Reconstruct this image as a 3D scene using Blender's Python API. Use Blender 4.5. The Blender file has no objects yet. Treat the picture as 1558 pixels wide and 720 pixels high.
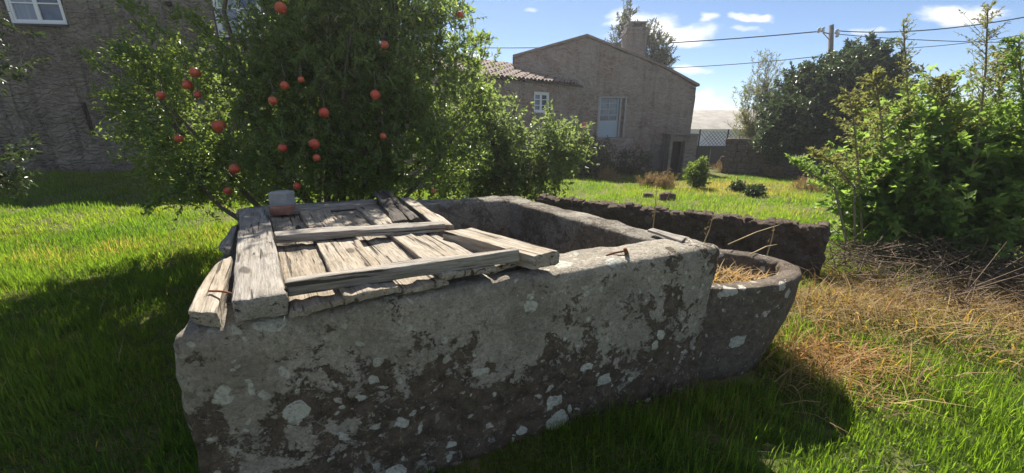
import bpy, bmesh, math, random
import numpy as np
from mathutils import Vector, Matrix, noise as mn

R = math.radians
SC = bpy.context.scene
COL = SC.collection

# ------------------------------------------------------------------ camera
F_PX, CX, CY, PITCH, EYE = 570.0, 779.0, 360.0, R(16.6), 1.6
cam_d = bpy.data.cameras.new("camera")
cam_d.sensor_width = 36.0
cam_d.lens = F_PX / 1558.0 * 36.0
cam_d.clip_start, cam_d.clip_end = 0.05, 3000.0
cam = bpy.data.objects.new("camera", cam_d)
cam.location = (0, 0, EYE)
cam.rotation_euler = (math.pi / 2 - PITCH, 0, 0)
COL.objects.link(cam)
SC.camera = cam

# ------------------------------------------------------------------ sun, sky, exposure
SUN_EL, SUN_AZ = R(50), R(-6)          # azimuth from +Y, positive to the right
sun_d = bpy.data.lights.new("sun", 'SUN')
sun_d.energy = 4.0
sun_d.angle = R(0.55)
sun_d.color = (1.0, 0.94, 0.84)
sun = bpy.data.objects.new("sun", sun_d)
sdir = Vector((math.sin(SUN_AZ) * math.cos(SUN_EL), math.cos(SUN_AZ) * math.cos(SUN_EL), math.sin(SUN_EL)))
sun.rotation_euler = sdir.to_track_quat('Z', 'Y').to_euler()
sun.location = sdir * 60
COL.objects.link(sun)

SC.view_settings.view_transform = 'Standard'
SC.view_settings.look = 'None'
SC.view_settings.gamma = 1.0
SC.view_settings.use_curve_mapping = False
SC.view_settings.exposure = 1.52
SC.cycles.use_denoising = True
SC.cycles.max_bounces = 6
SC.cycles.transparent_max_bounces = 8
SC.cycles.volume_bounces = 0
SC.cycles.use_adaptive_sampling = True


def ray(px, py):
    u, v = px - CX, py - CY
    c, s = math.cos(PITCH), math.sin(PITCH)
    return Vector((u, F_PX * c - v * s, -F_PX * s - v * c))


def P(px, py, z=0.0):
    """point of the horizontal plane z that the pixel's direction meets"""
    r = ray(px, py)
    return Vector((0, 0, EYE)) + r * ((z - EYE) / r.z)


def D(px, py, depth):
    """point at forward distance depth"""
    r = ray(px, py)
    return Vector((0, 0, EYE)) + r * (depth / r.y)


# ------------------------------------------------------------------ node helpers
class NT:
    def __init__(self, tree):
        self.t = tree
        self.n = tree.nodes
        self.l = tree.links

    def new(self, typ, **kw):
        nd = self.n.new(typ)
        for k, v in kw.items():
            if k.startswith('in_'):
                key = k[3:]
                key = int(key) if key.isdigit() else key.replace('_', ' ')
                self.put(nd.inputs[key], v)
            else:
                setattr(nd, k, v)
        return nd

    def put(self, sock, v):
        if isinstance(v, bpy.types.NodeSocket):
            self.l.new(v, sock)
        elif v is not None:
            if hasattr(sock.default_value, '__len__') and not isinstance(v, (int, float)):
                v = tuple(v)
                if len(sock.default_value) == 4 and len(v) == 3:
                    v = v + (1.0,)
            sock.default_value = v

    def math(self, op, a, b=None, c=None, clamp=False):
        nd = self.n.new('ShaderNodeMath')
        nd.operation = op
        nd.use_clamp = clamp
        for i, x in enumerate((a, b, c)):
            if x is not None:
                self.put(nd.inputs[i], x)
        return nd.outputs[0]

    def mix(self, fac, a, b, blend='MIX'):
        nd = self.n.new('ShaderNodeMix')
        nd.data_type = 'RGBA'
        nd.blend_type = blend
        nd.clamp_factor = True
        self.put(nd.inputs[0], fac)
        self.put(nd.inputs[6], a)
        self.put(nd.inputs[7], b)
        return nd.outputs[2]

    def noise(self, vec, scale=5, detail=5, rough=0.6, dist=0.0):
        nd = self.n.new('ShaderNodeTexNoise')
        self.put(nd.inputs['Vector'], vec)
        nd.inputs['Scale'].default_value = scale
        nd.inputs['Detail'].default_value = detail
        nd.inputs['Roughness'].default_value = rough
        nd.inputs['Distortion'].default_value = dist
        return nd.outputs['Fac']

    def vor(self, vec, scale=5, feature='F1', rnd=1.0):
        nd = self.n.new('ShaderNodeTexVoronoi')
        nd.feature = feature
        self.put(nd.inputs['Vector'], vec)
        nd.inputs['Scale'].default_value = scale
        nd.inputs['Randomness'].default_value = rnd
        return nd

    def ramp(self, fac, lo, hi, smooth=True):
        nd = self.n.new('ShaderNodeMapRange')
        nd.interpolation_type = 'SMOOTHSTEP' if smooth else 'LINEAR'
        self.put(nd.inputs['Value'], fac)
        self.put(nd.inputs['From Min'], lo)
        self.put(nd.inputs['From Max'], hi)
        return nd.outputs['Result']

    def mapping(self, vec, scale=(1, 1, 1), loc=(0, 0, 0), rot=(0, 0, 0)):
        nd = self.n.new('ShaderNodeMapping')
        self.put(nd.inputs['Vector'], vec)
        self.put(nd.inputs['Location'], loc)
        nd.inputs['Rotation'].default_value = rot
        nd.inputs['Scale'].default_value = scale
        return nd.outputs[0]

    def bump(self, h, strength=0.5, dist=0.02, normal=None):
        nd = self.n.new('ShaderNodeBump')
        nd.inputs['Strength'].default_value = strength
        nd.inputs['Distance'].default_value = dist
        self.put(nd.inputs['Height'], h)
        if normal is not None:
            self.put(nd.inputs['Normal'], normal)
        return nd.outputs[0]


def material(name):
    m = bpy.data.materials.new(name)
    m.use_nodes = True
    m.node_tree.nodes.clear()
    return m, NT(m.node_tree)


def finish(nt, color, rough=0.9, normal=None, spec=0.3, metal=0.0, extra=None):
    b = nt.new('ShaderNodeBsdfPrincipled')
    nt.put(b.inputs['Base Color'], color)
    nt.put(b.inputs['Roughness'], rough)
    b.inputs['Specular IOR Level'].default_value = spec
    b.inputs['Metallic'].default_value = metal
    if normal is not None:
        nt.put(b.inputs['Normal'], normal)
    sh = b.outputs[0]
    if extra is not None:
        sh = extra(nt, sh)
    o = nt.new('ShaderNodeOutputMaterial')
    nt.l.new(sh, o.inputs[0])
    return b


M = {}

# ------------------------------------------------------------------ world: blue sky with small clouds
world = bpy.data.worlds.new("World")
SC.world = world
world.use_nodes = True
world.node_tree.nodes.clear()
w = NT(world.node_tree)
sky = w.new('ShaderNodeTexSky', sky_type='NISHITA')
sky.sun_disc = False
sky.sun_elevation = SUN_EL
sky.sun_rotation = SUN_AZ
sky.air_density, sky.dust_density, sky.ozone_density = 0.72, 0.0, 3.0
sky.altitude = 300
tc = w.new('ShaderNodeTexCoord')
sp = w.new('ShaderNodeSeparateXYZ')
w.l.new(tc.outputs['Generated'], sp.inputs[0])
zc = w.math('MAXIMUM', sp.outputs[2], 0.03)
yc = w.math('MAXIMUM', sp.outputs[1], 0.05)
gu, gw = w.math('DIVIDE', sp.outputs[0], yc), w.math('DIVIDE', sp.outputs[2], yc)
cmb = w.new('ShaderNodeCombineXYZ')
w.put(cmb.inputs[0], gu)
w.put(cmb.inputs[1], gw)
wn = w.noise(w.mapping(cmb.outputs[0], scale=(9, 22, 1)), 1.0, 6, 0.62, 0.3)
wv = w.new('ShaderNodeTexNoise')
w.put(wv.inputs['Vector'], w.mapping(cmb.outputs[0], scale=(7, 16, 1)))
wv.inputs['Scale'].default_value = 1.0
wv.inputs['Detail'].default_value = 5
wsep = w.new('ShaderNodeSeparateColor')
w.l.new(wv.outputs['Color'], wsep.inputs[0])
gu = w.math('ADD', gu, w.math('MULTIPLY', w.math('SUBTRACT', wsep.outputs[0], .5), .22))
gw = w.math('ADD', gw, w.math('MULTIPLY', w.math('SUBTRACT', wsep.outputs[1], .5), .07))
mask = None
# cloud banks: pixel centre, half width, half height, density
for (cx, cy, a, b, dens) in [(1022, 52, 80, 20, 1.0), (975, 32, 45, 22, 0.9), (1470, 24, 80, 18, 1.0), (1075, 158, 34, 17, 1.0), (1149, 29, 24, 7, .9), (1133, 46, 16, 5, .5),
                             (1088, 30, 24, 10, .75), (1050, 113, 40, 7, .9), (1308, 48, 36, 6, .6), (803, 20, 10, 5, .4), (720, 88, 30, 14, .8), (1085, 178, 60, 18, .9)]:
    r = ray(cx, cy)
    r1, r2 = ray(cx + a, cy), ray(cx, cy - b)
    u0, w0 = r.x / r.y, r.z / r.y
    ru, rw = abs(r1.x / r1.y - u0), abs(r2.z / r2.y - w0)
    du = w.math('DIVIDE', w.math('SUBTRACT', gu, u0), ru)
    dw = w.math('DIVIDE', w.math('SUBTRACT', gw, w0), rw)
    d2 = w.math('ADD', w.math('MULTIPLY', du, du), w.math('MULTIPLY', dw, dw))
    e = w.math('SUBTRACT', w.math('ADD', w.math('SUBTRACT', 0.75, w.math('MULTIPLY', d2, 0.6)), w.math('MULTIPLY', wn, 1.5)), 0.75)
    e = w.math('MULTIPLY', w.ramp(e, -0.1, 0.9), dens)
    mask = e if mask is None else w.math('MAXIMUM', mask, e)
# unseen clouds behind the camera, added to brighten and neutralise the shade
cmb2 = w.new('ShaderNodeCombineXYZ')
w.put(cmb2.inputs[0], w.math('DIVIDE', sp.outputs[0], zc))
w.put(cmb2.inputs[1], w.math('DIVIDE', sp.outputs[1], zc))
gen = w.ramp(w.noise(cmb2.outputs[0], 1.1, 5, 0.55), 0.50, 0.66)
gen = w.math('MULTIPLY', gen, w.ramp(sp.outputs[1], 0.1, -0.2))
mask = w.math('MAXIMUM', mask, gen)
cloudcol = w.mix(wn, (7.0, 7.1, 7.4, 1), (10.5, 10.4, 10.2, 1))
bg = w.new('ShaderNodeBackground')
w.put(bg.inputs['Color'], w.mix(mask, sky.outputs[0], cloudcol))
bg.inputs['Strength'].default_value = 0.05
wo = w.new('ShaderNodeOutputWorld')
w.l.new(bg.outputs[0], wo.inputs[0])


# ------------------------------------------------------------------ mesh helpers
rng = np.random.default_rng(11)
random.seed(5)


def tag(o, label=None, cat=None, group=None, kind=None):
    if label:
        o['label'] = label
    if cat:
        o['category'] = cat
    if group:
        o['group'] = group
    if kind:
        o['kind'] = kind
    return o


def empty(name, loc=(0, 0, 0), label=None, cat=None, group=None):
    o = bpy.data.objects.new(name, None)
    o.location = loc
    o.empty_display_size = 0.2
    COL.objects.link(o)
    return tag(o, label, cat, group)


def wm(o):
    m = o.matrix_basis.copy()
    if o.parent is not None:
        m = wm(o.parent) @ o.matrix_parent_inverse @ m
    return m


def adopt(o, parent):
    o.parent = parent
    o.matrix_parent_inverse = wm(parent).inverted()
    return o


def link(name, me, mat=None, parent=None, smooth=False):
    if mat is not None:
        me.materials.append(mat)
    if smooth:
        me.polygons.foreach_set('use_smooth', np.ones(len(me.polygons), dtype=bool))
    o = bpy.data.objects.new(name, me)
    COL.objects.link(o)
    if parent is not None:
        adopt(o, parent)
    return o


class Acc:
    """collects shapes of ONE part"""
    def __init__(self):
        self.v, self.f, self.k = [], [], 0

    def add(self, verts, faces):
        self.v += [tuple(p) for p in verts]
        self.f += [tuple(i + self.k for i in f) for f in faces]
        self.k += len(verts)

    def hexa(self, q):
        """8 corners: bottom 4 (ccw) then top 4"""
        self.add(q, [(3, 2, 1, 0), (4, 5, 6, 7), (0, 1, 5, 4), (1, 2, 6, 5), (2, 3, 7, 6), (3, 0, 4, 7)])

    def box(self, c, s, rz=0.0):
        x, y, z = s[0] / 2, s[1] / 2, s[2] / 2
        cr, sr = math.cos(rz), math.sin(rz)
        q = [(-x, -y, -z), (x, -y, -z), (x, y, -z), (-x, y, -z), (-x, -y, z), (x, -y, z), (x, y, z), (-x, y, z)]
        self.hexa([(c[0] + a * cr - b * sr, c[1] + a * sr + b * cr, c[2] + d) for a, b, d in q])

    def tube(self, pts, radii, n=6, cap=True):
        pts = [Vector(p) for p in pts]
        if not hasattr(radii, '__len__'):
            radii = [radii] * len(pts)
        vs, fs = [], []
        prev = None
        for i, p in enumerate(pts):
            t = (pts[min(i + 1, len(pts) - 1)] - pts[max(i - 1, 0)])
            t = t.normalized() if t.length > 1e-9 else Vector((0, 0, 1))
            a = prev if prev is not None else (Vector((0, 0, 1)) if abs(t.z) < 0.9 else Vector((1, 0, 0)))
            s = t.cross(a)
            if s.length < 1e-6:
                s = t.orthogonal()
            s.normalize()
            u = s.cross(t)
            prev = u
            for k in range(n):
                an = 2 * math.pi * k / n
                vs.append(p + (s * math.cos(an) + u * math.sin(an)) * radii[i])
        for i in range(len(pts) - 1):
            for k in range(n):
                a, b = i * n + k, i * n + (k + 1) % n
                fs.append((a, b, b + n, a + n))
        if cap:
            fs.append(tuple(range(n - 1, -1, -1)))
            fs.append(tuple((len(pts) - 1) * n + k for k in range(n)))
        self.add(vs, fs)

    def build(self, name, mat, parent=None, smooth=False):
        me = bpy.data.meshes.new(name)
        me.from_pydata(self.v, [], self.f)
        me.update()
        return link(name, me, mat, parent, smooth)


def lattice(h, r, step):
    """1-D coordinates of a rounded box side, denser at the edges"""
    inner = max(h - r, h * 0.3)
    n = max(1, int(round(2 * inner / step)))
    c = list(np.linspace(-inner, inner, n + 1))
    e = h - inner
    pre = [-h, -h + e * 0.12, -h + e * 0.4]
    return np.array(pre + c + [-x for x in reversed(pre)])


def rough_prism(name, top, bot, mat, parent=None, r=0.02, step=0.06, amp=0.006, fscale=9.0, amp2=0.0, fscale2=2.0,
                local=True, stretch=None, seed=0.0, smooth=True, edge_chip=0.0):
    """rounded, uneven block between two quads (far-left, far-right, near-right, near-left); local +X runs far to near"""
    top = [Vector(p) for p in top]
    bot = [Vector(p) for p in bot]
    cen = sum(top + bot, Vector()) / 8
    ax = ((top[2] + top[3]) - (top[0] + top[1])) / 2
    ang = math.atan2(ax.y, ax.x)
    hx = ax.length / 2
    hy = (((top[1] - top[0]).length + (top[2] - top[3]).length) / 4)
    hz = ((top[0] - bot[0]).length + (top[2] - bot[2]).length) / 4
    r = min(r, hx * .45, hy * .45, hz * .45)
    X, Y, Z = lattice(hx, r, step), lattice(hy, r, step), lattice(hz, r, step)
    nx, ny, nz = len(X), len(Y), len(Z)
    idx, vs, fs = {}, [], []

    def vid(i, j, k):
        key = (i, j, k)
        if key in idx:
            return idx[key]
        p = Vector((X[i], Y[j], Z[k]))
        q = Vector((max(-(hx - r), min(hx - r, p.x)), max(-(hy - r), min(hy - r, p.y)), max(-(hz - r), min(hz - r, p.z))))
        d = p - q
        if d.length > r:
            p = q + d * (r / d.length)
        a, b, c = (p.x / hx + 1) / 2, (p.y / hy + 1) / 2, (p.z / hz + 1) / 2
        def bil(Q):
            # b=1 is the left side because local +X runs towards the viewer
            far = Q[0].lerp(Q[1], b)
            near = Q[3].lerp(Q[2], b)
            return far.lerp(near, a)
        wpt = bil(bot).lerp(bil(top), c)
        idx[key] = len(vs)
        vs.append(wpt)
        return idx[key]

    def quad(a, b, c, d, flip):
        fs.append((a, b, c, d) if not flip else (d, c, b, a))
    for k, fl in ((0, False), (nz - 1, True)):
        for i in range(nx - 1):
            for j in range(ny - 1):
                quad(vid(i, j, k), vid(i + 1, j, k), vid(i + 1, j + 1, k), vid(i, j + 1, k), fl)
    for j, fl in ((0, True), (ny - 1, False)):
        for i in range(nx - 1):
            for k in range(nz - 1):
                quad(vid(i, j, k), vid(i + 1, j, k), vid(i + 1, j, k + 1), vid(i, j, k + 1), fl)
    for i, fl in ((0, False), (nx - 1, True)):
        for j in range(ny - 1):
            for k in range(nz - 1):
                quad(vid(i, j, k), vid(i, j + 1, k), vid(i, j + 1, k + 1), vid(i, j, k + 1), fl)
    inv = Matrix.Rotation(-ang, 3, 'Z')
    vl = [inv @ (p - cen) for p in vs]
    me = bpy.data.meshes.new(name)
    me.from_pydata([tuple(p) for p in vl], [], fs)
    me.update()
    bm = bmesh.new()
    bm.from_mesh(me)
    bmesh.ops.recalc_face_normals(bm, faces=bm.faces)
    bm.normal_update()
    st = stretch or (1, 1, 1)
    off = Vector((seed * 3.7, seed * 1.3, seed * 7.1))
    for v in bm.verts:
        p = Vector((v.co.x * st[0], v.co.y * st[1], v.co.z * st[2]))
        d = amp * mn.fractal(p * fscale + off, 1.0, 2.1, 4)
        if amp2:
            d += amp2 * mn.noise(p * fscale2 + off)
        if edge_chip:
            e = mn.noise(p * fscale * 0.5 + off * 2)
            if e > 0.2:
                d -= edge_chip * (e - 0.2)
        v.co += v.normal * d
    bm.to_mesh(me)
    bm.free()
    o = link(name, me, mat, None, smooth)
    o.location = cen
    o.rotation_euler = (0, 0, ang)
    if parent is not None:
        adopt(o, parent)
    return o


def mesh_np(name, V, Fc, mat, parent=None, cols=None, smooth=False):
    """verts (n,3), faces (m,k) arrays"""
    me = bpy.data.meshes.new(name)
    V = np.asarray(V, dtype=np.float32)
    Fc = np.asarray(Fc, dtype=np.int32)
    k = Fc.shape[1]
    me.vertices.add(len(V))
    me.vertices.foreach_set('co', V.ravel())
    me.loops.add(Fc.size)
    me.loops.foreach_set('vertex_index', Fc.ravel())
    me.polygons.add(len(Fc))
    me.polygons.foreach_set('loop_start', np.arange(0, Fc.size, k, dtype=np.int32))
    try:
        me.polygons.foreach_set('loop_total', np.full(len(Fc), k, dtype=np.int32))
    except Exception:
        pass
    me.update(calc_edges=True)
    if cols is not None:
        at = me.attributes.new('tint', 'FLOAT_COLOR', 'POINT')
        c4 = np.ones((len(V), 4), dtype=np.float32)
        c4[:, :3] = cols
        at.data.foreach_set('color', c4.ravel())
    return link(name, me, mat, parent, smooth)


def unit(a):
    return a / np.maximum(np.linalg.norm(a, axis=1, keepdims=True), 1e-9)


def leaves(base, dirs, L, W, droop=0.15, fold=0.25):
    """folded pointed leaves: two triangles each"""
    n = len(base)
    d = unit(dirs)
    up = unit(rng.normal(size=(n, 3)) * 0.6 + np.array([0, 0, 1.0]))
    s = unit(np.cross(d, up))
    nr = np.cross(s, d)
    L = np.broadcast_to(np.asarray(L, float), (n,))[:, None]
    W = np.broadcast_to(np.asarray(W, float), (n,))[:, None]
    mid = base + d * L * 0.45
    v = np.stack([base, mid + s * W / 2 + nr * W * fold, base + d * L - nr * L * droop, mid - s * W / 2 + nr * W * fold], axis=1)
    i = np.arange(n)[:, None] * 4
    f = np.concatenate([i + np.array([[0, 1, 2]]), i + np.array([[0, 2, 3]])], axis=0)
    return v.reshape(-1, 3), f


def vnoise(x, y, s, ph=0.0):
    return (np.sin(x * s + 1.3 * np.sin(y * s * .8 + ph) + ph) + np.sin(y * s * 1.13 + 1.7 * np.sin(x * s * .7 - ph) + 2 * ph)) * .25 + .5


# ------------------------------------------------------------------ terrain
def sstep(t):
    t = np.clip(t, 0, 1)
    return t * t * (3 - 2 * t)


def gz(x, y):
    x, y = np.asarray(x, float), np.asarray(y, float)
    h = 0.33 * sstep((-x - 1.5) / 6) * sstep((y - 4.0) / 6)
    h = h - 0.30 * sstep((x + 1) / 5) * sstep((y - 6) / 9)
    fade = sstep((40 - np.hypot(x, y)) / 20)
    h = h + fade * 0.05 * (vnoise(x, y, 1.1, .4) - .5) + fade * .03 * (vnoise(x, y, 3.1, 1.4) - .5)
    # low mound under the cut straw beside the trough
    h = h + 0.13 * np.exp(-(((x - 3.0) / .9) ** 2 + ((y - 2.75) / .55) ** 2))
    return h


# ------------------------------------------------------------------ materials
def objco(nt, rnd=True):
    t = nt.new('ShaderNodeTexCoord').outputs['Object']
    if rnd:
        oi = nt.new('ShaderNodeObjectInfo').outputs['Random']
        a = nt.new('ShaderNodeVectorMath', operation='ADD')
        nt.l.new(t, a.inputs[0])
        nt.l.new(nt.math('MULTIPLY', oi, 37.0), a.inputs[1])
        return a.outputs[0]
    return t


def geopos(nt):
    return nt.new('ShaderNodeNewGeometry').outputs['Position']


def mat_lichen_stone(name, base_a, base_b, lichen, cover, spots, green=0.0, warm=0.0):
    m, nt = material(name)
    p = geopos(nt)
    n1 = nt.noise(p, 2.3, 6, 0.62, 0.4)
    n2 = nt.noise(p, 14, 8, 0.7, 0.3)
    n3 = nt.noise(p, 60, 6, 0.75)
    base = nt.mix(nt.ramp(n2, .3, .7), base_a, base_b)
    base = nt.mix(nt.math('MULTIPLY', nt.ramp(nt.noise(p, 3.1, 4, .6), .5, .7), .6), base, (.15, .10, .065))
    # crusts of pale lichen with lobed borders
    vd = nt.new('ShaderNodeVectorMath', operation='ADD')
    nz = nt.new('ShaderNodeTexNoise')
    nt.put(nz.inputs['Vector'], p)
    nz.inputs['Scale'].default_value = 9
    nz.inputs['Detail'].default_value = 4
    sc = nt.new('ShaderNodeVectorMath', operation='SCALE')
    nt.l.new(nz.outputs['Color'], sc.inputs[0])
    sc.inputs['Scale'].default_value = .12
    nt.l.new(p, vd.inputs[0])
    nt.l.new(sc.outputs[0], vd.inputs[1])
    pd = vd.outputs[0]
    sepz = nt.new('ShaderNodeSeparateXYZ')
    nt.l.new(p, sepz.inputs[0])
    hi = nt.ramp(sepz.outputs[2], .25, .85)
    n5 = nt.noise(p, 6.5, 7, .68, .5)
    crust = nt.math('ADD', nt.math('SUBTRACT', nt.math('MULTIPLY', n1, 1.35), .3), nt.math('MULTIPLY', hi, .32))
    crust = nt.math('ADD', crust, nt.math('MULTIPLY', nt.math('SUBTRACT', n5, .5), .95))
    crust = nt.math('ADD', crust, nt.math('MULTIPLY', nt.math('SUBTRACT', n2, .5), .75))
    crust = nt.math('ADD', crust, nt.math('MULTIPLY', nt.math('SUBTRACT', n3, .5), .35))
    crust = nt.ramp(crust, cover, cover + .07)
    v1 = nt.vor(pd, 6.5)
    r1 = nt.math('MULTIPLY', nt.ramp(v1.outputs['Color'], .35, .9, False), .40)
    sp1 = nt.ramp(nt.math('SUBTRACT', r1, v1.outputs['Distance']), 0.0, .035)
    v2 = nt.vor(pd, 19)
    r2 = nt.math('MULTIPLY', nt.ramp(v2.outputs['Color'], .4, .95, False), .42)
    sp2 = nt.math('MULTIPLY', nt.ramp(nt.math('SUBTRACT', r2, v2.outputs['Distance']), 0.0, .06), .75)
    sp_ = nt.math('MULTIPLY', nt.math('MAXIMUM', sp1, sp2), spots)
    v3 = nt.vor(pd, 45)
    cr = nt.ramp(v3.outputs['Distance'], .15, .6)
    lich = nt.mix(nt.ramp(n3, .3, .72), [c * .52 for c in lichen], lichen)
    lich = nt.mix(nt.math('MULTIPLY', cr, .3), lich, [c * .45 for c in lichen])
    if green:
        lich = nt.mix(nt.math('MULTIPLY', nt.ramp(nt.noise(p, 1.7, 3), .5, .68), green), lich, (.21, .22, .14))
    if warm:
        lich = nt.mix(nt.math('MULTIPLY', nt.ramp(nt.noise(p, 2.9, 3), .45, .65), warm), lich, (.25, .215, .165))
    lich = nt.mix(nt.math('MULTIPLY', nt.ramp(nt.noise(p, 9, 6, .7, .6), .45, .66), .45), lich, [c * .38 for c in lichen])
    allm = nt.math('MAXIMUM', crust, sp_)
    col = nt.mix(nt.math('MULTIPLY', allm, .92), base, lich)
    col = nt.mix(nt.math('MULTIPLY', sp_, nt.ramp(n3, .25, .6)), col, [min(.78, c * 1.15) for c in lichen])
    col = nt.mix(nt.ramp(n3, .62, .8), col, nt.mix(.5, col, (.02, .018, .015)))
    n6 = nt.noise(p, 150, 4, .8)
    n7 = nt.noise(p, 34, 3, .6, .8)
    col = nt.mix(nt.math('MULTIPLY', nt.ramp(n7, .58, .66), .4), col, (.05, .04, .03))
    col = nt.mix(nt.math('MULTIPLY', nt.ramp(n7, .42, .32), .3), col, lichen)
    col = nt.mix(nt.math('MULTIPLY', nt.ramp(n6, .5, .68), .55), col, nt.mix(.6, col, (.03, .026, .022)))
    col = nt.mix(nt.math('MULTIPLY', nt.ramp(n6, .46, .32), .3), col, (.42, .40, .36))
    h = nt.math('ADD', nt.math('ADD', nt.math('MULTIPLY', n3, 1.0), nt.math('MULTIPLY', n6, .5)), nt.math('ADD', nt.math('MULTIPLY', n2, 1.4), nt.math('MULTIPLY', allm, .4)))
    finish(nt, col, .95, nt.bump(h, 1.0, .022), spec=.15)
    return m


M['tank_front'] = mat_lichen_stone('lichen_granite', (.22, .168, .122), (.075, .058, .043), (.80, .715, .58), .50, 1.0, .3, .5)
M['tank_stone'] = mat_lichen_stone('grey_granite', (.29, .25, .2), (.14, .12, .095), (.52, .47, .39), .58, .5, .5)
M['trough_stone'] = mat_lichen_stone('dark_granite', (.25, .205, .16), (.14, .112, .086), (.66, .62, .54), .8, 1.0)
M['dark_stone'] = mat_lichen_stone('blackened_stone', (.155, .118, .09), (.075, .057, .044), (.27, .23, .19), .8, .35)


def mat_wood(name, ca, cb, dark, warm=(.36, .27, .16), wamt=.35):
    m, nt = material(name)
    p = objco(nt)
    grain = nt.noise(nt.mapping(p, (2.2, 26, 26)), 1.0, 7, .68, .9)
    fine = nt.noise(nt.mapping(p, (7, 130, 130)), 1.0, 5, .7, .3)
    crack = nt.noise(nt.mapping(p, (2.0, 44, 44)), 1.0, 3, .5, .6)
    crack = nt.ramp(crack, .40, .33)
    oi = nt.new('ShaderNodeObjectInfo').outputs['Random']
    split = nt.ramp(nt.noise(nt.mapping(p, (.9, 20, 6)), 1.0, 2, .4, .25), .335, .30)
    blot = nt.noise(p, 3.5, 5, .6)
    col = nt.mix(nt.ramp(grain, .28, .72), cb, ca)
    col = nt.mix(nt.math('MULTIPLY', nt.ramp(blot, .42, .62), wamt), col, warm)
    col = nt.mix(nt.math('MULTIPLY', nt.ramp(fine, .42, .68), .65), col, dark)
    col = nt.mix(nt.math('MULTIPLY', nt.ramp(nt.noise(p, 7, 6, .65), .52, .72), .45), col, dark)
    col = nt.mix(nt.math('MULTIPLY', crack, .85), col, [c * .35 for c in dark])
    col = nt.mix(nt.math('MULTIPLY', split, .9), col, [c * .2 for c in dark])
    knots = nt.vor(nt.mapping(p, (2.2, 5, 5)), 1.0).outputs['Distance']
    col = nt.mix(nt.math('MULTIPLY', nt.ramp(knots, .13, .07), .8), col, [c * .6 for c in dark])
    col = nt.mix(nt.math('MULTIPLY', oi, .3), col, dark)
    h = nt.math('SUBTRACT', nt.math('ADD', nt.math('SUBTRACT', nt.math('MULTIPLY', grain, .7), nt.math('MULTIPLY', split, 1.2)), nt.math('MULTIPLY', fine, .3)), nt.math('MULTIPLY', crack, .8))
    finish(nt, col, .85, nt.bump(h, 1.0, .012), spec=.2)
    return m


M['wood'] = mat_wood('weathered_wood', (.53, .465, .37), (.29, .245, .19), (.095, .08, .062))
M['wood_grey'] = mat_wood('grey_weathered_wood', (.44, .405, .355), (.235, .212, .182), (.085, .073, .06), (.33, .27, .19), .25)
M['wood_dark'] = mat_wood('rotten_dark_wood', (.17, .145, .12), (.075, .065, .055), (.03, .026, .022), (.2, .17, .13), .15)


def mat_simple(name, col, rough=.7, metal=0.0, var=.25, scale=12, bump=.2, dist=.01, spec=.3):
    m, nt = material(name)
    p = geopos(nt)
    n = nt.noise(p, scale, 6, .65)
    c = nt.mix(n, [x * (1 - var) for x in col], [min(1, x * (1 + var)) for x in col])
    finish(nt, c, rough, nt.bump(n, bump, dist), spec=spec, metal=metal)
    return m


M['rust'] = mat_simple('rusty_iron', (.16, .065, .03), .9, .2, .5, 60, .5, .003)
M['brick'] = mat_simple('old_brick', (.30, .15, .10), .95, 0, .4, 40, .5, .004)
M['mortar_block'] = mat_simple('limewashed_block', (.34, .33, .31), .95, 0, .3, 35, .5, .004)
M['white_paint'] = mat_simple('white_paint', (.74, .76, .78), .5, 0, .06, 20, .1)
M['frame_dimmed'] = mat_simple('dimmed_frame_paint', (.34, .32, .3), .7, 0, .3, 9, .2)  # white frame paint, dimmed in its colour
M['blue_paint'] = mat_simple('pale_blue_paint', (.34, .42, .48), .5, 0, .08, 15, .1)
M['dark_frame'] = mat_simple('dark_paint', (.035, .035, .04), .6, 0, .2)
M['gate_metal'] = mat_simple('dark_grey_metal', (.07, .08, .095), .55, .3, .2)
M['pole_wood'] = mat_simple('pole_wood', (.16, .135, .115), .9, 0, .35, 8, .4)
M['cable'] = mat_simple('black_cable', (.02, .02, .022), .6, 0, .1)
M['ceramic'] = mat_simple('grey_ceramic', (.5, .5, .48), .35, 0, .1)
M['metal_grey'] = mat_simple('galvanised_steel', (.32, .33, .34), .5, .5, .2)
M['tile'] = mat_simple('clay_roof_tile', (.21, .155, .13), .9, 0, .5, 7, .5)
M['white_wall'] = mat_simple('white_render', (.72, .73, .74), .9, 0, .06, 3, .1)
M['dark_void'] = mat_simple('unlit_dark', (.03, .028, .026), .9, 0, .2)  # near-black: darkness of unlit openings and interiors put into the colour
M['step_stone'] = mat_simple('step_stone', (.2, .185, .165), .95, 0, .4, 10, .6)
M['bark'] = mat_simple('bark', (.13, .105, .085), .95, 0, .45, 22, .7, .01)
M['bark_pale'] = mat_simple('pale_bark', (.24, .20, .15), .95, 0, .4, 22, .6, .01)
M['deadwood'] = mat_simple('dead_twig', (.15, .11, .075), .9, 0, .5, 15, .4)
M['straw_stem'] = mat_simple('dry_stem', (.42, .32, .17), .85, 0, .35, 15, .3)

m, nt = material('corrugated_roof')
p = geopos(nt)
n = nt.noise(p, 1.2, 5, .6)
finish(nt, nt.mix(nt.ramp(n, .35, .65), (.27, .25, .22), (.19, .175, .155)), .8, None, .3)
M['corrugated'] = m

m, nt = material('window_glass')
p = geopos(nt)
n = nt.noise(p, 3.0, 4, .6)
finish(nt, nt.mix(nt.ramp(n, .4, .65), (.025, .04, .075), (.06, .085, .13)), .06, None, .8)
M['glass'] = m

m, nt = material('pane_curtain')
p = geopos(nt)
n = nt.noise(nt.mapping(p, (14, 14, .6)), 1.0, 3, .5)
finish(nt, nt.mix(n, (.10, .13, .19), (.3, .34, .42)), .15, None, .6)
M['glass_curtain'] = m


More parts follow.
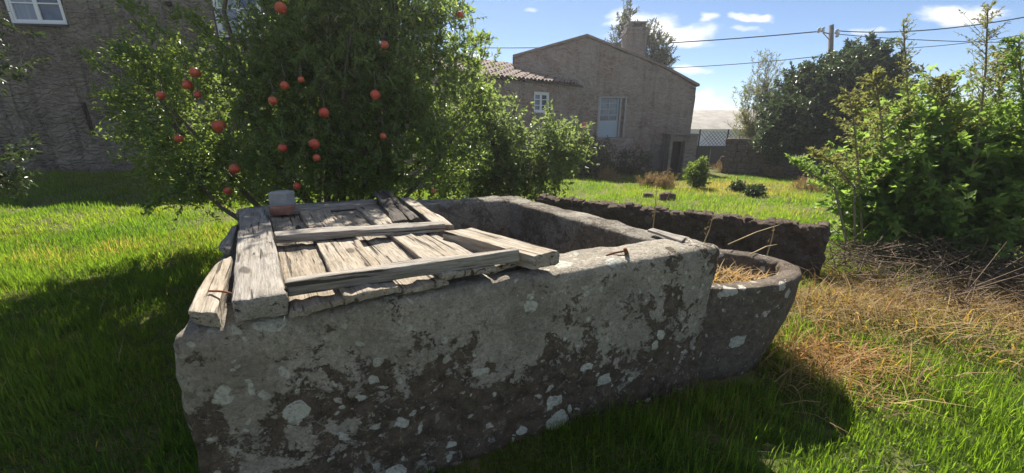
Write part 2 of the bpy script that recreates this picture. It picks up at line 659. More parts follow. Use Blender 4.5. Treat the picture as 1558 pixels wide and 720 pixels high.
def mat_rubble(name, stone_a, stone_b, mortar, scale, plaster=0.5, stain=.4, red=0.0, bdist=.05):
    m, nt = material(name)
    p = geopos(nt)
    dn = nt.new('ShaderNodeTexNoise')
    nt.put(dn.inputs['Vector'], p)
    dn.inputs['Scale'].default_value = 2.6
    dn.inputs['Detail'].default_value = 6
    sc = nt.new('ShaderNodeVectorMath', operation='SCALE')
    nt.l.new(dn.outputs['Color'], sc.inputs[0])
    sc.inputs['Scale'].default_value = .35
    ad = nt.new('ShaderNodeVectorMath', operation='ADD')
    nt.l.new(p, ad.inputs[0])
    nt.l.new(sc.outputs[0], ad.inputs[1])
    q = nt.mapping(ad.outputs[0], (1, 1, 3.0))
    v = nt.vor(q, scale, 'DISTANCE_TO_EDGE')
    vc = nt.vor(q, scale)
    gap = nt.ramp(v.outputs['Distance'], .2, .0)
    n2 = nt.noise(p, 9, 8, .72)
    n3 = nt.noise(p, 1.1, 5, .6)
    n4 = nt.noise(nt.mapping(p, (6, 6, .5)), 1.0, 4, .6)
    st = nt.mix(vc.outputs['Color'], stone_a, stone_b)
    st = nt.mix(nt.ramp(n2, .35, .75), st, [c * .5 for c in stone_b])
    if red:
        st = nt.mix(nt.math('MULTIPLY', nt.ramp(nt.noise(p, .9, 3), .42, .6), red), st, (.27, .135, .085))
    pl = nt.ramp(nt.math('ADD', n3, nt.math('MULTIPLY', nt.math('SUBTRACT', n2, .5), .6)), .62 - plaster * .4, .72 - plaster * .4)
    mo = nt.mix(nt.ramp(n2, .3, .7), [c * .7 for c in mortar], mortar)
    col = nt.mix(nt.math('MAXIMUM', nt.math('MULTIPLY', gap, .7), nt.math('MULTIPLY', pl, .75)), st, mo)
    col = nt.mix(nt.math('MULTIPLY', nt.ramp(n4, .48, .7), stain), col, (.05, .045, .04))
    h = nt.math('ADD', nt.math('MULTIPLY', nt.math('SUBTRACT', 1.0, gap), .6), nt.math('ADD', nt.math('MULTIPLY', n2, 1.0), nt.math('MULTIPLY', pl, .15)))
    finish(nt, col, .95, nt.bump(h, 1.0, bdist), spec=.1)
    return m


M['rubble_manor'] = mat_rubble('rubble_plaster_wall', (.34, .30, .245), (.17, .15, .125), (.42, .375, .315), 3.2, .55, .5, 0.0, .12)
M['rubble_house'] = mat_rubble('rubble_house_wall', (.40, .32, .27), (.24, .19, .16), (.43, .365, .315), 2.8, .45, .25, .4)
M['rubble_low'] = mat_rubble('field_stone', (.19, .15, .12), (.10, .085, .07), (.2, .17, .14), 4.0, .2, .3, .35, .03)
M['plaster_dark'] = mat_rubble('weathered_plaster', (.27, .23, .2), (.2, .175, .155), (.31, .27, .235), 2.0, .95, .4)


def mat_leaf(name, c1, c2, c3, trans=.35, rough=.45, spec=.4, tcol=None):
    m, nt = material(name)
    g = nt.new('ShaderNodeNewGeometry')
    rp = g.outputs['Random Per Island']
    big = nt.noise(g.outputs['Position'], 1.6, 3, .5)
    col = nt.mix(rp, c1, c2)
    col = nt.mix(nt.math('MULTIPLY', nt.ramp(nt.math('ADD', nt.math('MULTIPLY', big, .8), nt.math('MULTIPLY', rp, .45)), .55, .85), .8), col, c3)
    tc_ = tcol or (c3[0] * 2.0, c3[1] * 2.0, c3[2] * .8)

    def ex(nt, sh):
        t = nt.new('ShaderNodeBsdfTranslucent')
        nt.put(t.inputs[0], nt.mix(.5, col, tc_))
        mx = nt.new('ShaderNodeMixShader')
        mx.inputs[0].default_value = trans
        nt.l.new(sh, mx.inputs[1])
        nt.l.new(t.outputs[0], mx.inputs[2])
        return mx.outputs[0]
    finish(nt, col, rough, None, spec, 0, ex)
    return m


M['leaf_pom'] = mat_leaf('pomegranate_leaf', (.075, .135, .05), (.125, .2, .07), (.2, .27, .06), .52, .3, .7, (.46, .6, .08))
M['leaf_rose'] = mat_leaf('rose_leaf', (.08, .135, .05), (.125, .19, .065), (.2, .25, .08), .5, .45, .4, (.4, .5, .12))
M['leaf_dark'] = mat_leaf('dark_evergreen_leaf', (.035, .06, .032), (.055, .09, .042), (.075, .11, .042), .25, .35, .5)
M['leaf_bamboo'] = mat_leaf('pale_feathery_leaf', (.10, .13, .06), (.16, .18, .08), (.22, .22, .10), .45, .5, .3)
M['leaf_far'] = mat_leaf('far_tree_leaf', (.05, .065, .04), (.08, .095, .055), (.11, .12, .06), .3, .5, .3)
M['leaf_weed'] = mat_leaf('weed_leaf', (.12, .2, .05), (.18, .29, .075), (.25, .34, .085), .58, .45, .4, (.45, .65, .09))
M['leaf_weed_top'] = mat_leaf('weed_seed_spike', (.19, .18, .085), (.28, .23, .115), (.24, .26, .095), .45, .6, .2)
M['leaf_small'] = mat_leaf('light_shrub_leaf', (.09, .15, .03), (.14, .22, .05), (.2, .26, .06), .45, .5, .3)
M['leaf_dry'] = mat_leaf('dry_weed_leaf', (.27, .18, .08), (.36, .25, .12), (.42, .28, .12), .3, .7, .15, (.5, .33, .14))


def mat_tint(name, trans=.6, rough=.45):
    m, nt = material(name)
    a = nt.new('ShaderNodeAttribute', attribute_name='tint')
    g = nt.new('ShaderNodeNewGeometry')
    col = nt.mix(nt.math('MULTIPLY', g.outputs['Random Per Island'], .55), a.outputs['Color'], nt.mix(1.0, a.outputs['Color'], (.55, .6, .5, 1), 'MULTIPLY'))

    def ex(nt, sh):
        t = nt.new('ShaderNodeBsdfTranslucent')
        nt.put(t.inputs[0], nt.mix(1.0, col, (3.0, 3.05, 1.1, 1), 'MULTIPLY'))
        mx = nt.new('ShaderNodeMixShader')
        mx.inputs[0].default_value = trans
        nt.l.new(sh, mx.inputs[1])
        nt.l.new(t.outputs[0], mx.inputs[2])
        return mx.outputs[0]
    finish(nt, col, rough, None, .25, 0, ex)
    return m


M['grass'] = mat_tint('grass_blade')
M['straw'] = mat_tint('straw_blade', .25, .6)

m, nt = material('soil')
p = geopos(nt)
n = nt.noise(p, 1.3, 6, .62)
n2 = nt.noise(p, 22, 8, .7)
c = nt.mix(nt.ramp(n, .38, .62), (.09, .11, .032), (.16, .14, .07))
c = nt.mix(nt.ramp(n2, .5, .75), c, (.07, .055, .035))
finish(nt, c, 1.0, nt.bump(n2, .8, .03), .1)
M['soil'] = m

m, nt = material('pomegranate_skin')
p = objco(nt)
n = nt.noise(p, 14, 4, .6)
oi = nt.new('ShaderNodeObjectInfo').outputs['Random']
c = nt.mix(nt.ramp(n, .35, .7), (.50, .045, .035), (.56, .13, .06))
c = nt.mix(nt.math('MULTIPLY', oi, .35), c, (.55, .2, .08))
finish(nt, c, .4, None, .45)
M['fruit'] = m
M['flower'] = mat_simple('rose_petal', (.75, .36, .33), .7, 0, .1)

# ------------------------------------------------------------------ ground
def ground():
    a = np.concatenate([np.linspace(-14, 14, 141)])
    far = np.array([16, 19, 24, 32, 45, 70, 120, 250, 600])
    xs = np.concatenate([-far[::-1], a, far])
    ys = np.concatenate([-far[::-1], np.linspace(-14, 22, 181), np.array([24, 28, 34, 45, 70, 120, 250, 600])])
    X, Y = np.meshgrid(xs, ys)
    Z = gz(X, Y)
    V = np.stack([X.ravel(), Y.ravel(), Z.ravel()], 1)
    ny, nx = X.shape
    i = (np.arange(ny - 1)[:, None] * nx + np.arange(nx - 1)[None, :]).ravel()
    f = np.stack([i, i + 1, i + nx + 1, i + nx], 1)
    o = mesh_np('ground', V, f, M['soil'], smooth=True)
    tag(o, 'grassy ground of the old yard', 'ground', kind='structure')


ground()

# ------------------------------------------------------------------ stone tank
ZT = 0.94
P1, P2 = P(252, 513, ZT), P(1100, 374, ZT)
P3, P4 = P(787, 296, ZT), P(372, 311, ZT)
for q in (P1, P2, P3, P4):
    q.z = 0
fd = (P2 - P1).normalized()
fn = Vector((-fd.y, fd.x, 0))            # inwards from the front


def slab(name, a, b, c, d, ztop, mat, parent, ztilt=(0, 0, 0, 0), batter=0.0, **kw):
    quad = [a, b, c, d]
    top = [Vector((q.x, q.y, ztop + t)) for q, t in zip(quad, ztilt)]
    gx = (c - b).normalized() * batter
    bot = [Vector((q.x, q.y, -0.12)) + (gx if i > 1 else Vector()) for i, q in enumerate(quad)]
    return rough_prism(name, top, bot, mat, parent, **kw)


tank = empty('stone_tank', (0.1, 2.2, 0), 'large lichen-covered granite water tank half covered by old wooden boards', 'water tank')
TH = 0.27
I1, I2 = P1 + fn * TH, P2 + fn * TH
# front slab runs far (right) to near (left)
fr = slab('front_slab', I2, P2, P1, I1, ZT, mat=M['tank_front'], parent=tank, batter=.07, r=.045, step=.022, amp=.012, fscale=8, amp2=.012, fscale2=2.2, seed=1)
fr['label'] = 'front slab with pale round lichen crusts'
rd = (P3 - P2).normalized()
rn = Vector((-rd.y, rd.x, 0))
ra = P2 + rd * .30
slab('side_slab', ra + rn * .21, ra + Vector((0, 0, 0)), P3, P3 + rn * .21, ZT - .012, M['tank_stone'], tank, r=.035, step=.05, amp=.014, fscale=7, amp2=.02, seed=2)
bd = (P4 - P3).normalized()
bn = Vector((-bd.y, bd.x, 0))
slab('back_slab', P3 + bd * .03 + bn * .24, P3 + bd * .03, P4, P4 + bn * .24, ZT - .006, M['tank_stone'], tank, r=.05, step=.05, amp=.012, amp2=.02, seed=3)
ld = (P1 - P4).normalized()
ln = Vector((-ld.y, ld.x, 0))
slab('side_slab', P4 + ld * .2 + ln * .24, P4 + ld * .2, P1 - ld * .26, P1 - ld * .26 + ln * .24, ZT - .018, M['tank_stone'], tank, r=.05, step=.06, amp=.012, amp2=.02, seed=4)
a = Acc()
inset = [(P1 + I1) / 2 + fd * .1, (P2 + I2) / 2 - fd * .1, P3 + rn * .1, P4 + ln * .1]
a.add([(q.x, q.y, .22) for q in inset], [(0, 1, 2, 3)])
a.build('tank_floor', M['dark_stone'], tank)
# iron hook let into the front slab
hk = Acc()
c0 = P(953, 384, ZT + .02)
hk.tube([P(953, 384, ZT - .03), c0, P(951, 379, ZT + .045)], [.012, .012, .01], 6)
hk.tube([P(951, 382, ZT + .02), P(940, 384, ZT + .018), P(930, 386, ZT + .012), P(923, 389, ZT + .012), P(921, 392, ZT - .004)], .0055, 6)
hk.build('iron_hook', M['rust'], tank, True)


# ------------------------------------------------------------------ trough with rounded end
def trough():
    t = empty('stone_trough', (1.6, 2.35, 0), 'rounded granite trough filled with dry straw against the tank end', 'trough')
    ZR = .665
    pts_px = [(1040, 441), (1086, 440), (1114, 440), (1150, 438), (1186, 434), (1211, 425), (1223, 415), (1219, 405), (1200, 397), (1172, 390), (1140, 384), (1108, 380), (1086, 378), (1062, 376)]
    outer = [P(x, y, ZR) for x, y in pts_px]
    cen = sum(outer, Vector()) / len(outer)
    # finer outline
    def dens(poly, n):
        out = []
        for i in range(len(poly) - 1):
            for k in range(n):
                out.append(poly[i].lerp(poly[i + 1], k / n))
        out.append(poly[-1])
        return out
    O = dens(outer, 4)
    anchor = Vector(((outer[0].x + outer[-1].x) / 2 - .05, (outer[0].y + outer[-1].y) / 2, 0))
    rings = []
    def ring(scale, z, wob):
        return [Vector((anchor.x + (p.x - anchor.x) * scale, anchor.y + (p.y - anchor.y) * (scale * .55 + .45), z)) for p in O]
    prof = [(.79, -.06), (.825, .06), (.88, .2), (.93, .34), (.968, .47), (.98, .58), (1.0, .635), (.995, .655), (.975, ZR), (.93, ZR + .003)]
    for s, z in prof:
        rings.append(ring(s, z, 0))
    th = .105
    inn = []
    for i, p in enumerate(O):
        tan = (O[min(i + 1, len(O) - 1)] - O[max(i - 1, 0)]).normalized()
        nrm = Vector((-tan.y, tan.x, 0))
        inn.append(p + nrm * th)
    for z, k in ((ZR - .004, 1.0), (ZR - .03, .985), (.45, .95), (.40, .5)):
        rings.append([Vector((anchor.x + (p.x - anchor.x) * k, p.y, z)) for p in inn])
    n = len(O)
    vs, fs = [], []
    for rg in rings:
        vs += rg
    for k in range(len(rings) - 1):
        for i in range(n - 1):
            a_, b_ = k * n + i, k * n + i + 1
            fs.append((a_, b_, b_ + n, a_ + n))
    me = bpy.data.meshes.new('basin')
    me.from_pydata([tuple(v) for v in vs], [], fs)
    bm = bmesh.new()
    bm.from_mesh(me)
    bmesh.ops.recalc_face_normals(bm, faces=bm.faces)
    bm.normal_update()
    for v in bm.verts:
        v.co += v.normal * (.008 * mn.fractal(v.co * 8, 1, 2, 4) + .01 * mn.noise(v.co * 3))
    bm.to_mesh(me)
    bm.free()
    link('basin', me, M['trough_stone'], t, True)
    return ZR, cen


ZR, tcen = trough()

# ------------------------------------------------------------------ wooden cover and loose timbers
def plank(name, px, zt, th, mat, parent=None, seed=0, amp=.008, r=.007, drop=None, **kw):
    zs = zt if hasattr(zt, '__len__') else [zt] * 4
    top = [P(x, y, z) for (x, y), z in zip(px, zs)]
    bot = [Vector((q.x, q.y, q.z - th)) for q in top]
    return rough_prism(name, top, bot, M[mat], parent, r=r, step=.022, amp=amp, fscale=10, stretch=(.3, 3.2, 3.2), amp2=.006, fscale2=3.0, seed=seed, edge_chip=.003 if name == 'batten' else .012, **kw)


cover = empty('wooden_cover', (-.7, 1.9, ZT), 'old ledged wooden door of weathered boards lying over the tank', 'cover')
BL, BH = .985, 1.012
plank('board', [(410, 320), (456, 318), (529, 453), (438, 474)], BL, .03, 'wood', cover, 1)
plank('board', [(453, 317), (500, 316), (609, 434), (524, 451)], BH, .032, 'wood', cover, 2)
plank('board', [(496, 317), (540, 313), (684, 424), (605, 441)], BL, .03, 'wood', cover, 3)
plank('board', [(537, 312), (580, 309), (756, 404), (672, 418)], BH, .032, 'wood', cover, 4)
plank('board', [(690, 373), (738, 368), (807, 391), (750, 407)], BL, .03, 'wood', cover, 5)
plank('batten', [(417, 358), (416, 351), (672, 336), (677, 341)], 1.058, .045, 'wood_grey', cover, 6)
plank('batten', [(435, 431), (433, 422), (785, 374), (790, 380)], 1.066, .054, 'wood_grey', cover, 7)

o = plank('wooden_beam', [(365, 316), (406, 315), (435, 447), (350, 459)], 1.045, .085, 'wood_grey', None, 8, .009, .012)
tag(o, 'thick cracked timber beam along the left edge of the wooden cover', 'beam')
o = plank('loose_plank', [(322, 405), (352, 388), (331, 477), (287, 474)], 1.005, .055, 'wood', None, 9)
tag(o, 'short loose plank outside the thick beam with a rusty wire over it', 'plank')
o = plank('loose_plank', [(352, 345), (362, 341), (349, 379), (331, 374)], .995, .035, 'wood_grey', None, 10)
tag(o, 'small splintered plank beside the far half of the thick beam', 'plank')
o = plank('loose_plank', [(443, 319), (443, 311), (576, 303), (574, 309)], 1.03, .035, 'wood_grey', None, 11)
tag(o, 'long thin plank laid across the far ends of the boards', 'plank')
o = plank('loose_plank', [(606, 300), (626, 300), (690, 343), (666, 343)], 1.03, .05, 'wood', None, 12)
tag(o, 'pale timber at the far right of the cover touching the split log', 'timber')
o = plank('loose_plank', [(674, 352), (718, 346), (852, 380), (812, 389)], 1.048, .07, 'wood', None, 13, .007)
tag(o, 'broad pale timber jutting past the right end of the cover', 'timber')
o = plank('split_log', [(568, 289), (580, 288), (622, 333), (598, 336)], (1.10, 1.10, 1.03, 1.03), .05, 'wood_dark', None, 14, .016, .012)
tag(o, 'dark rotten split timber sticking up at the far edge of the cover', 'timber')
o = plank('split_log', [(582, 290), (590, 290), (640, 330), (625, 334)], (1.08, 1.08, 1.035, 1.035), .035, 'wood_dark', None, 15, .014, .01)
tag(o, 'thin dark splintered stick beside the pale far right timber', 'timber')
o = plank('loose_plank', [(985, 349), (994, 347), (1045, 360), (1038, 366)], .965, .018, 'wood_grey', None, 16)
tag(o, 'thin short board lying on the bare right corner of the tank', 'board')

a = Acc()
a.tube([P(318, 443, 1.012), P(330, 443, 1.022), P(342, 444, 1.03), P(356, 448, 1.035)], .004, 6)
tag(a.build('rusty_wire', M['rust'], None, True), 'bent rusty wire bridging loose plank and thick beam', 'wire')


def brick_block(px0, px1, pyb, z0, z1, depth, mat, name, label, cat, seed):
    A, B = P(px0, pyb, z0), P(px1, pyb, z0)
    n = Vector((-(B - A).y, (B - A).x, 0)).normalized() * depth
    bot = [A + n, B + n, B, A]
    top = [Vector((q.x, q.y, z1)) for q in bot]
    o = rough_prism(name, top, bot, M[mat], None, r=.008, step=.015, amp=.006, fscale=18, seed=seed, edge_chip=.01)
    return tag(o, label, cat)


brick_block(411, 440, 328, 1.0, 1.055, .09, 'brick', 'brick', 'reddish broken brick lying on the boards beside the beam end', 'brick', 21)
brick_block(412, 441, 322, .985, 1.125, .10, 'mortar_block', 'stone_block', 'pale limewashed block standing behind the reddish brick', 'block', 22)

# ------------------------------------------------------------------ low dark wall behind the trough
W1, W2 = P(862, 304, .6), P(1266, 346, .61)
wd = (W2 - W1).normalized()
wn_ = Vector((-wd.y, wd.x, 0))
A_ = W1 - wd * .5
top = [A_ + wn_ * .2, A_, W2, W2 + wn_ * .2]
# rough_prism expects far-left, far-right, near-right, near-left with +X from far to near
top = [A_, A_ + wn_ * .22, W2 + wn_ * .22, W2]
bot = [Vector((q.x, q.y, -.15)) for q in top]
lw = empty('low_stone_wall', (W2.x, W2.y, 0), 'low blackened stone wall with ragged top behind the trough', 'wall')
o = rough_prism('wall_body', [Vector((q.x, q.y, .56)) for q in top], bot, M['dark_stone'], lw, r=.025, step=.03, amp=.035, fscale=9, amp2=.03, seed=31)
# upright stone fragments set along the top
nst = 58
for i in range(nst):
    t = (i + .5) / nst
    c = A_.lerp(W2, t) + wn_ * .11
    hl = (W2 - A_).length / nst * .7
    zt = .59 + .016 * math.sin(i * .9) + random.uniform(-.011, .011)
    q = [c - wd * hl - wn_ * .10, c - wd * hl + wn_ * .10, c + wd * hl + wn_ * .10, c + wd * hl - wn_ * .10]
    sh = wd * random.uniform(-.05, .02) + wn_ * random.uniform(-.03, .03)
    rough_prism('coping_stone', [Vector((v.x + sh.x, v.y + sh.y, zt)) for v in q], [Vector((v.x, v.y, .5)) for v in q], M['dark_stone'], lw,
                r=.03, step=.03, amp=.03, fscale=16, seed=40 + i)


# ------------------------------------------------------------------ walls with openings
def wall_sheet(name, A, B, z0, ztop, openings, mat, parent, cell=.1, amp=.02, fs=3.0, thick=.45, ragged=0.0):
    """rough front skin from A to B (xy) with reveals; ztop is a function of the distance along the wall; openings (s0,s1,z0,z1)"""
    A, B = Vector((A[0], A[1], 0)), Vector((B[0], B[1], 0))
    Lw = (B - A).length
    d = (B - A) / Lw
    nb = Vector((-d.y, d.x, 0))            # away from the viewer
    S = set(np.linspace(0, Lw, int(Lw / cell) + 1))
    zmax = max(ztop(s) for s in np.linspace(0, Lw, 80))
    Zs = set(np.linspace(z0, zmax, int((zmax - z0) / cell) + 1))
    for (a0, a1, b0, b1) in openings:
        S |= {a0, a1}
        Zs |= {b0, b1}
    def clean(vals, keep):
        out = []
        for v in sorted(vals):
            if out and v - out[-1] < cell * .3:
                if v in keep:
                    out[-1] = v
                continue
            out.append(v)
        return out
    ks = {x for op in openings for x in op[:2]}
    kz = {x for op in openings for x in op[2:]}
    S, Zs = clean(S, ks), clean(Zs, kz)
    vs, fs_ = [], []
    ids = {}

    def vid(i, j):
        if (i, j) in ids:
            return ids[(i, j)]
        s = S[i]
        tz = ztop(s)
        z = z0 + (Zs[j] - z0)
        z = min(z, tz)
        p = A + d * s
        p = Vector((p.x, p.y, z))
        k = mn.fractal(p * fs, 1, 2.1, 4) * amp
        onedge = any(abs(s - a0) < 1e-6 or abs(s - a1) < 1e-6 for a0, a1, b0, b1 in openings)
        p -= nb * (0 if onedge else k)
        if ragged and abs(z - tz) < 1e-6:
            p.z += ragged * mn.noise(Vector((s * 3, z, 1)))
        ids[(i, j)] = len(vs)
        vs.append(tuple(p))
        return ids[(i, j)]
    for i in range(len(S) - 1):
        for j in range(len(Zs) - 1):
            sm, zm = (S[i] + S[i + 1]) / 2, (Zs[j] + Zs[j + 1]) / 2
            if any(a0 < sm < a1 and b0 < zm < b1 for a0, a1, b0, b1 in openings):
                continue
            if Zs[j] >= ztop(S[i]) - 1e-6 and Zs[j] >= ztop(S[i + 1]) - 1e-6:
                continue
            fs_.append((vid(i, j), vid(i + 1, j), vid(i + 1, j + 1), vid(i, j + 1)))
    k = len(vs)
    # reveals
    for (a0, a1, b0, b1) in openings:
        c = [A + d * a0, A + d * a1]
        q = []
        for (pp, z) in ((c[0], b0), (c[1], b0), (c[1], b1), (c[0], b1)):
            q.append((pp.x, pp.y, z))
            e = pp + nb * thick
            q.append((e.x, e.y, z))
        vs += q
        for a_, b_ in ((0, 1), (1, 2), (2, 3), (3, 0)):
            fs_.append((k + 2 * a_, k + 2 * a_ + 1, k + 2 * b_ + 1, k + 2 * b_))
        k += 8
    me = bpy.data.meshes.new(name)
    me.from_pydata(vs, [], fs_)
    me.update()
    link(name, me, mat, parent, False)
    return A, d, nb


def window(parent, A, d, nb, s0, s1, z0, z1, rows, inset=.1, fmat='white_paint', gmat='glass', leaf=2, dark=False):
    """casement window: outer frame, leaves with panes"""
    rz = math.atan2(d.y, d.x)

    def at(s, z, dep):
        p = A + d * s + nb * dep
        return (p.x, p.y, z)
    win = None
    a = Acc()
    fw = .055
    W_, H_ = s1 - s0, z1 - z0
    a.box(at(s0 + fw / 2, (z0 + z1) / 2, inset), (fw, .09, H_), rz)
    a.box(at(s1 - fw / 2, (z0 + z1) / 2, inset), (fw, .09, H_), rz)
    a.box(at((s0 + s1) / 2, z0 + fw / 2, inset), (W_ - 2 * fw, .088, fw), rz)
    a.box(at((s0 + s1) / 2, z1 - fw / 2, inset), (W_ - 2 * fw, .088, fw), rz)
    win = a.build('window', M[fmat], parent)
    if dark:
        b = Acc()
        b.box(at((s0 + s1) / 2, z0 - .03, inset - .06), (W_ + .06, .14, .05), rz)
        b.box(at(s0 - .02, (z0 + z1) / 2, inset - .02), (.035, .08, H_), rz)
        b.box(at(s1 + .02, (z0 + z1) / 2, inset - .02), (.035, .08, H_), rz)
        b.build('sill', M['dark_frame'], win)
    lw_ = (W_ - 2 * fw) / leaf
    for k in range(leaf):
        a = Acc()
        l0 = s0 + fw + k * lw_
        st = .045
        a.box(at(l0 + st / 2 + .001, (z0 + z1) / 2, inset + .004), (st, .05, H_ - 2 * fw - .004), rz)
        a.box(at(l0 + lw_ - st / 2 - .001, (z0 + z1) / 2, inset + .004), (st, .05, H_ - 2 * fw - .004), rz)
        ph = (H_ - 2 * fw - .004) / rows
        for r_ in range(rows + 1):
            zz = z0 + fw + .002 + r_ * ph
            hb = .05 if r_ in (0, rows) else .028
            zz += hb / 2 if r_ == 0 else (-hb / 2 if r_ == rows else 0)
            a.box(at(l0 + lw_ / 2, zz, inset + .004), (lw_ - 2 * st - .004, .046, hb), rz)
        lf = a.build('casement', M[fmat], win)
        for r_ in range(rows):
            g = Acc()
            zz = z0 + fw + .002 + (r_ + .5) * ph
            g.box(at(l0 + lw_ / 2, zz, inset + .012), (lw_ - 2 * st + .01, .006, ph - .02), rz)
            g.build('pane', M['glass_curtain' if (k == 0 and gmat == 'glass') else 'glass'], win)
    return win


# ---- manor on the left
mA, mB = (-17.0, 9.9), (-5.2, 11.2)
mL = math.hypot(mB[0] - mA[0], mB[1] - mA[1])
manor = empty('manor_house', (-11, 10.5, .2), 'tall rubble stone house with white casement windows and a narrow slit', 'house')
Av, dv = Vector((*mA, 0)), (Vector((*mB, 0)) - Vector((*mA, 0))).normalized()


def on_wall(px, py, A, d):
    r = ray(px, py)
    nb = Vector((-d.y, d.x, 0))
    t = (Vector((A.x, A.y, 0)) - Vector((0, 0, 0))).dot(nb) / Vector((r.x, r.y, 0)).dot(nb)
    p = Vector((0, 0, EYE)) + r * t
    return (Vector((p.x, p.y, 0)) - Vector((A.x, A.y, 0))).dot(d), p.z


s_l, _ = on_wall(12, 20, Av, dv)
s_r, zw = on_wall(103, 38, Av, dv)
s2, _ = on_wall(330, 40, Av, dv)
sl0, zs1 = on_wall(122, 156, Av, dv)
sl1, zs0 = on_wall(138, 207, Av, dv)
sl1 = sl0 + .13
EAVE = 4.98
z2 = on_wall(335, 57, Av, dv)[1]
ops = [(s_l, s_r, zw, zw + .95), (s2, s2 + 1.15, z2, EAVE - .1), (sl0, sl1, zs0, zs1)]
hx, hz_ = on_wall(250, 10, Av, dv)
ops.append((hx, hx + .2, hz_, hz_ + .12))
A, d, nb = wall_sheet('wall', mA, mB, -.2, lambda s: EAVE, ops, M['rubble_manor'], manor, .11, .05, 2.2, .4)
window(manor, A, d, nb, s_l, s_r, zw, zw + .95, 2, .06, dark=True)
window(manor, A, d, nb, s2, s2 + 1.15, z2, EAVE - .1, 3, .06, dark=True)
sq = Av + dv * ((sl0 + sl1) / 2) + Vector((-dv.y, dv.x, 0)) * .07
a = Acc()
a.box((sq.x, sq.y, (zs0 + zs1) / 2), (sl1 - sl0 - .004, .04, zs1 - zs0 - .004), math.atan2(dv.y, dv.x))
a.build('slit_dark_fill', M['dark_void'], manor)  # dark board that paints in the darkness inside the slit


def body_wall(name, p, q, z0, z1, th, mat, parent):
    p, q = Vector((p[0], p[1], 0)), Vector((q[0], q[1], 0))
    dd = q - p
    a = Acc()
    a.box(((p.x + q.x) / 2, (p.y + q.y) / 2, (z0 + z1) / 2), (dd.length, th, z1 - z0), math.atan2(dd.y, dd.x))
    return a.build(name, mat, parent)


MB = Vector((*mB, 0))
body_wall('dark_backing', Av + nb * .47, MB + nb * .47, -.2, EAVE - .02, .12, M['dark_void'], manor)  # near-black backing, the unlit interior behind the openings put into colour
body_wall('end_wall', MB - d * .2 + nb * .02, MB - d * .2 + nb * 7, -.2, EAVE - .01, .4, M['rubble_manor'], manor)
body_wall('end_wall', Av + d * .2 + nb * .02, Av + d * .2 + nb * 7, -.2, EAVE - .01, .4, M['rubble_manor'], manor)
body_wall('back_wall', Av + nb * 7.2, MB + nb * 7.2, -.2, EAVE - .01, .4, M['rubble_manor'], manor)
a = Acc()
e0, e1 = Av - d * .1 - nb * .02, MB + d * .1 - nb * .02
f0, f1 = Av - d * .1 + nb * 7.5, MB + d * .1 + nb * 7.5
r0, r1 = Av - d * .1 + nb * 3.7, MB + d * .1 + nb * 3.7
a.add([(*e0.xy, EAVE), (*e1.xy, EAVE), (*r1.xy, EAVE + 1.5), (*r0.xy, EAVE + 1.5), (*f0.xy, EAVE), (*f1.xy, EAVE)], [(0, 1, 2, 3), (3, 2, 5, 4), (0, 3, 4), (1, 5, 2), (0, 4, 5, 1)])
a.build('roof', M['tile'], manor)

# ---- gabled stone house
HY = 16.6
hA, hB = (D(783, 100, HY).x, HY + .0), (D(1056, 160, HY).x, HY + .0)
house = empty('gabled_stone_house', (3.8, HY, -.3), 'old stone house with a gable, chimney and pale blue door', 'house')
hAv = Vector((*hA, 0))
hd = Vector((1, 0, 0))
rs, rz_ = on_wall(893, 57, hAv, hd)
_, el = on_wall(783, 88, hAv, hd)
es, er = on_wall(1058, 132, hAv, hd)
HL = hB[0] - hA[0]
cs, cz = on_wall(1010, 104, hAv, hd)


def gable(s):
    if s < rs:
        return el + (rz_ - el) * s / rs
    if s < cs:
        return rz_ + (cz - rz_) * (s - rs) / (cs - rs)
    return cz + (er - cz) * min(1, (s - cs) / (HL - cs))


ds0, dz1 = on_wall(911, 147, hAv, hd)
ds1, dz0 = on_wall(941, 209, hAv, hd)
A, d, nb = wall_sheet('wall', hA, hB, -.6, gable, [(ds0, ds1 + .24, dz0, dz1)], M['rubble_house'], house, .16, .06, 1.8, .35, .05)
body_wall('dark_backing', (hA[0], HY + .45), (hB[0], HY + .45), -.6, er - .3, .1, M['dark_void'], house)
body_wall('end_wall', (hB[0] - .2, HY + .01), (hB[0] - .2, HY + 8), -.6, er - .05, .4, M['plaster_dark'], house)
body_wall('end_wall', (hA[0] + .2, HY + .01), (hA[0] + .2, HY + 8), -.6, el - .05, .4, M['rubble_house'], house)
# roof slopes behind the gable parapet
a = Acc()
for (sa, za, sb, zb) in ((-.08, el + .03, rs, rz_ + .05), (rs, rz_ + .05, cs, cz + .05), (cs, cz + .05, HL + .1, er + .03)):
    xa, xb = hA[0] + sa, hA[0] + sb
    a.hexa([(xa, HY - .06, za - .02), (xb, HY - .06, zb - .02), (xb, HY + 8.2, zb - .02), (xa, HY + 8.2, za - .02),
            (xa, HY - .06, za + .07), (xb, HY - .06, zb + .07), (xb, HY + 8.2, zb + .07), (xa, HY + 8.2, za + .07)])
a.build('roof', M['tile'], house)
